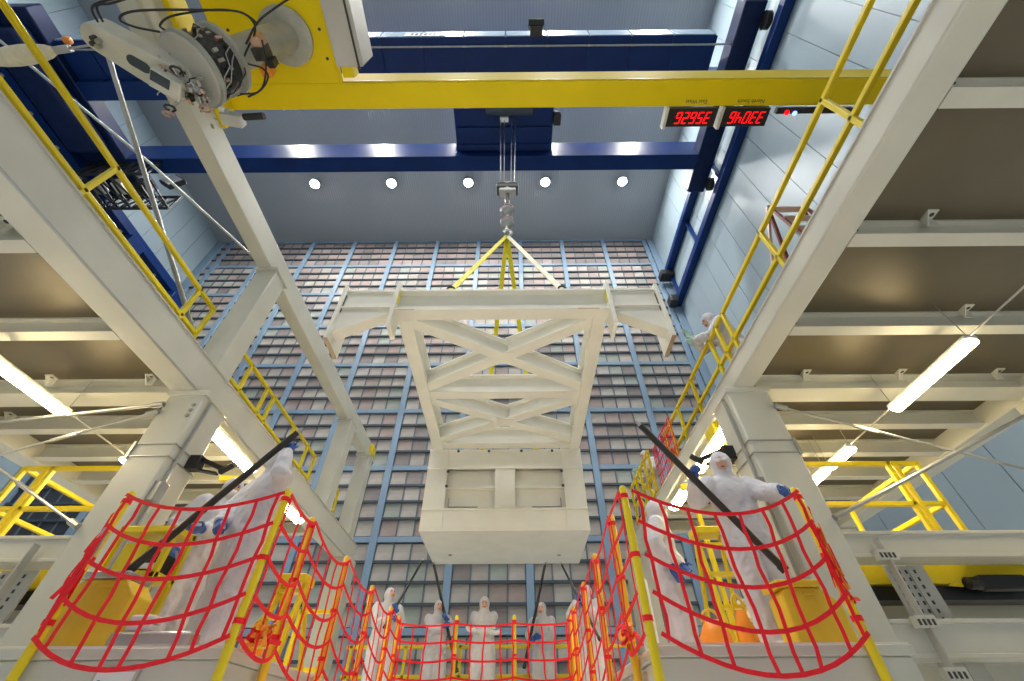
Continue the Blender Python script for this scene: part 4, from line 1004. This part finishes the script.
def person(lab, base, yaw, left=None, right=None, lean=(0.03, 0), look=None, stance=.11, height=1.735, glove='glove_blue', glasses=False, mask=False, seed=0, elbow=(0, 0), kneel=0.0, gL=False, gR=False, axis=None):
    rnd = random.Random(seed); base = V(base); k = height/1.735
    rz = Matrix.Rotation(math.radians(yaw), 3, 'Z')
    f = rz @ V((0, -1, 0)); l = rz @ V((1, 0, 0)); u = V((0, 0, 1))
    t = thing('person', lab, 'person', base, 'workers in white coveralls')
    P = base+u*(.93*k-kneel); s = (u+f*lean[0]+l*lean[1]).normalized(); fs_ = (f-s*f.dot(s)).normalized()
    m = MB()
    loft(m, [(P-s*.12*k, l*.16*k, f*.12*k), (P-s*.03*k, l*.205*k, f*.152*k), (P+s*.10*k, l*.208*k, f*.155*k), (P+s*.22*k, l*.205*k, f*.15*k), (P+s*.36*k, l*.222*k, fs_*.15*k), (P+s*.47*k, l*.205*k, fs_*.12*k), (P+s*.525*k, l*.115*k, fs_*.09*k)])
    neck = P+s*.53*k; head = neck+s*.125*k+f*.02*k
    hf = (V(look).normalized() if look else f); hf = hf if hf.length else f
    hl = (hf.cross(u)).normalized()*-1
    if hl.length < .1: hl = l
    hu = hl.cross(hf)*-1
    if hu.z < 0: hu = -hu
    m.path([P+s*.46*k, neck, head], [.105*k, .098*k, .085*k], 12)
    m.ell(head-hf*.014*k+hu*.006*k, hl*.103*k, hf*.116*k, hu*.132*k, 18, 12)
    m.ell(head+hf*.022*k-hu*.03*k, hl*.062*k, hf*.082*k, hu*.080*k, 14, 10)
    m.ell(head+hf*.103*k-hu*.018*k, hl*.013*k, hf*.018*k, hu*.026*k, 8, 6)
    for sg in (-1, 1):
        hip = P+l*.085*sg*k-u*.04*k
        ft = base+l*(stance+rnd.uniform(0, .02))*sg+f*rnd.uniform(-.05, .06)+u*.075
        kn = hip.lerp(ft, .48)+f*(.035+kneel*.7)+l*.015*sg
        m.path([hip+u*.04, hip.lerp(kn, .5)+l*.012*sg, kn, kn.lerp(ft, .5), ft+u*.03], [.132*k, .128*k, .116*k, .112*k, .092*k], 14)
        m.ell(ft+f*.055-u*.022, l*.05*k, f*.13*k, u*.052, 14, 8)
    hands = []
    for sg, tgt, gr in ((1, left, gL), (-1, right, gR)):
        sh = P+s*.455*k+l*.185*sg*k
        if tgt is None: tgt = base+l*.30*sg+f*.08+u*.80*k; hd = None
        tgt = V(tgt); d = tgt-sh
        hdir = d.normalized()
        wr = tgt-hdir*(.085 if gr else .10); d = wr-sh
        l1, l2 = .285*k, .265*k; D_ = min(d.length, (l1+l2)*.985); d = d.normalized()
        a_ = (l1*l1-l2*l2+D_*D_)/(2*D_); h_ = math.sqrt(max(l1*l1-a_*a_, 0))
        hint = (-u*.9+l*sg*.6-f*.35); hint = (hint-d*hint.dot(d)).normalized()
        el = sh+d*a_+hint*h_; wr = sh+d*D_
        m.ell(sh, l*.085*k, f*.085*k, u*.085*k, 12, 8)
        m.path([sh, sh.lerp(el, .5), el, el.lerp(wr, .5), wr], [.094*k, .088*k, .080*k, .072*k, .052*k], 12)
        m.ell(el, l*.068*k, f*.068*k, u*.068*k, 10, 7)
        hands.append((sg, wr, (wr-el).normalized(), gr))
    me = remeshed(m, .0145, 4, 'body')
    off = V((seed*3.1, seed*1.7, 0)); nn = len(me.vertices)
    nrm = [v.normal.copy() for v in me.vertices]
    for i, v in enumerate(me.vertices):
        p = v.co; d = p-head; x, y, z = d.dot(hl)/k, d.dot(hf)/k, d.dot(hu)/k
        if y > .03 and (x/.064)**2+((z+.02)/.078)**2 < 1.25: continue
        low = min(1, max(.25, (head.z-.1-p.z)/.3))
        w_ = V((p.x*6, p.y*6, p.z*6))+off; q_ = noise.noise(w_)*1.6
        a = (1-2*abs(noise.noise(V((p.x*8+q_, p.y*8, p.z*5+q_*1.5))+off)))*.012+(1-2*abs(noise.noise(V((p.x*17, p.y*17+q_, p.z*13))+off)))*.007-.008
        v.co = p+nrm[i]*a*low
    me.materials.clear(); me.materials.append(MATS['suit']); me.materials.append(MATS['skin'])
    mi = []
    for pl in me.polygons:
        d = pl.center-head; x, y, z = d.dot(hl)/k, d.dot(hf)/k, d.dot(hu)/k
        mi.append(1 if (y > .04 and (x/.054)**2+((z+.022)/.068)**2 < 1) else 0)
    me.polygons.foreach_set('material_index', mi)
    me.polygons.foreach_set('use_smooth', [True]*len(me.polygons))
    me.transform(Matrix.Translation(-base))
    body = bpy.data.objects.new('body', me); col.objects.link(body); body.parent = t; ORI[body.name] = base
    for sg in (-1, 1):
        e = head+hf*.094*k+hl*.027*sg*k+hu*.008*k
        MB().ell(e, hl*.012*k, hf*.008*k, hu*.007*k, 10, 6).build('eye', 'eye', t)
        if not glasses: MB().bar(e+hu*.018*k-hl*.014*k, e+hu*.018*k+hl*.014*k, .008, .006).build('eyebrow', 'maroon', t)
    if not mask: MB().ell(head+hf*.098*k-hu*.062*k, hl*.022*k, hf*.007*k, hu*.006*k, 10, 6).build('mouth', 'maroon', t)
    else: MB().ell(head+hf*.052*k-hu*.055*k, hl*.056*k, hf*.068*k, hu*.040*k, 14, 10).build('face_mask', 'mask', t)
    if glasses:
        g = MB()
        for sg in (-1, 1): g.ell(head+hf*.108*k+hl*.029*sg*k+hu*.006*k, hl*.027*k, hf*.006*k, hu*.019*k, 12, 6)
        g.bar(head+hf*.108*k-hl*.07*k+hu*.016*k, head+hf*.108*k+hl*.07*k+hu*.016*k, .006, .006)
        g.build('safety_glasses', 'lens', t)
    # hood rim
    pts = [head+hf*(.072-.02*abs(math.sin(a)))*k+hl*.058*math.cos(a)*k+hu*(-.022+.074*math.sin(a))*k for a in [2*PI*i/20 for i in range(21)]]
    MB().path(pts, .010*k, 6).build('hood_rim', 'suit', t)
    for sg, wr, fd, gr in hands:
        y = (V(axis) if (axis is not None and gr) else (f if gr else u*.6+f*.8)); y = (y-fd*y.dot(fd)).normalized()
        if gr and y.z < 0: y = -y
        z = fd.cross(y)
        # palm normal (-z) towards the body's midline
        want = -l*sg
        flip = 1
        if (-z).dot(want) < 0: z = -z
        o = bpy.data.objects.new('glove', HANDS[(gr, glove)]); col.objects.link(o); o.parent = t
        o.matrix_local = Matrix.Translation(wr-base) @ Matrix(((fd.x, y.x, z.x, 0), (fd.y, y.y, z.y, 0), (fd.z, y.z, z.z, 0), (0, 0, 0, 1))) @ Matrix.Scale(1.08, 4)
    return t

def guide_pole(lab, a, b, r=.028, tip=True):
    a, b = V(a), V(b); d = (b-a).normalized()
    t = thing('guide_pole', lab, 'pole', a, 'black guide poles')
    MB().tube(a, b, r, 12).build('shaft', 'pole_black', t)
    MB().tube(b-d*.02, b+d*.07, r*.55, 8).build('tip', 'grey_metal', t)
    MB().lathe([(r*1.15, 0), (r*1.15, .05)], a, d, 12).build('end_cap', 'black_rubber', t)
    return d

# --- platform by the blue wall
a, b = at(786, 571, Y=3.50), at(641, 426, Y=3.62); d = guide_pole('black guide pole held aloft by the worker standing by the blue wall', a, b, .030)
person('worker in white hood and coverall holding a long black pole, other hand on the net', (2.10, 3.98, PZ), 4, left=at(790, 492, Y=3.42), right=at(691, 479, Y=3.60), lean=(.05, -.02), look=(-.35, -.9, -.05), glasses=True, seed=1, gR=True, gL=True, axis=d)
person('worker in white coverall with one arm hanging, behind the red net beside the white stanchion', (1.64, 5.02, PZ), 70, left=(1.80, 4.80, 1.26), right=None, lean=(.06, 0), seed=2, height=1.70, mask=True)
# --- platform below the upper post
a, b = at(127, 572, Y=3.45), at(297, 433, Y=3.62); d = guide_pole('black guide pole raised by the tall worker below the upper post', a, b, .030)
person('tall worker in white coverall, arm raised to a black pole near the front corner post', (-2.42, 3.92, PZ), 150, right=at(289, 442, Y=3.58), left=(-2.60, 3.72, 1.36), lean=(.02, -.04), look=(.35, .9, .2), seed=3, height=1.76, gR=True, gL=True, axis=d)
person('worker in white coverall turned sideways behind the tool cart', (-3.12, 4.42, PZ), 60, left=(-3.0, 4.05, 1.45), right=None, lean=(.03, .02), look=(.6, -.6, 0), seed=4, height=1.72, mask=True)
# --- cross platform
a, b = at(384, 628, Y=8.55), at(422, 561, Y=9.2); d = guide_pole('thin black pole slanting up beside the box end near the upper-beam side net', a, b, .024)
person('worker in white coverall holding a thin slanting pole, standing clear beside the side net posts', (-2.33, 8.92, PZ), 25, left=at(397, 612, Y=8.65), right=at(391, 622, Y=8.62), look=(.5, -.6, .35), lean=(.04, 0), seed=5, gL=True, gR=True, axis=d)
a, b = at(457, 672, Y=9.35), at(434, 565, Y=9.9); d = guide_pole('black upright pole in front of the worker below the box end\'s first corner', a, b, .028)
person('worker in white coverall gripping an upright pole below the left corner of the box end', (-1.52, 9.75, PZ), 15, left=at(448, 620, Y=9.42), right=at(446, 628, Y=9.40), look=(.2, -.9, .15), seed=6, gL=True, gR=True, axis=d, height=1.71)
person('worker in white coverall standing with folded arms between two poles', (-.60, 9.62, PZ), 0, left=(-.82, 9.40, 1.53), right=(-.38, 9.36, 1.49), look=(.05, -1, -.02), seed=7, glove='mask')
a, b = at(524, 668, Y=9.5), at(545, 565, Y=10.2); d = guide_pole('black pole upright to the box end held by the worker near the right corner', a, b, .028)
person('worker in white coverall gripping an upright pole below the right corner of the box end', (.55, 9.98, PZ), -12, left=at(538, 640, Y=9.66), right=at(530, 642, Y=9.62), look=(-.2, -.9, .1), seed=8, gL=True, gR=True, axis=d, height=1.71)
a, b = at(600, 640, Y=8.2), at(562, 565, Y=9.3); d = guide_pole('thin black pole slanting up to the box end beside the right side net', a, b, .024)
person('worker in white coverall with a slanting pole hidden behind the right side net posts', (1.32, 8.78, PZ), -35, left=at(583, 607, Y=8.5), right=at(575, 598, Y=8.62), look=(-.5, -.5, .4), seed=9, gL=True, gR=True, axis=d)
# --- mezzanine by the blue wall
person('worker in white coverall reaching over the yellow guardrail to the hanging frame with pale gloves', (3.34, 4.60, 3.25), -100, left=at(690, 344, X=2.78), right=at(685, 337, X=2.76), lean=(.26, 0), look=(-.9, .1, -.35), glove='glove_pale', seed=10, height=1.84, mask=False, glasses=False)
person('worker in white coverall looking over the yellow stair gate on the mezzanine', (3.24, 8.92, 3.25), -80, left=(2.74, 8.7, 4.36), right=(2.74, 9.05, 4.36), lean=(.28, 0), look=(-.9, -.3, -.2), seed=11, height=1.78, glove='glove_pale')
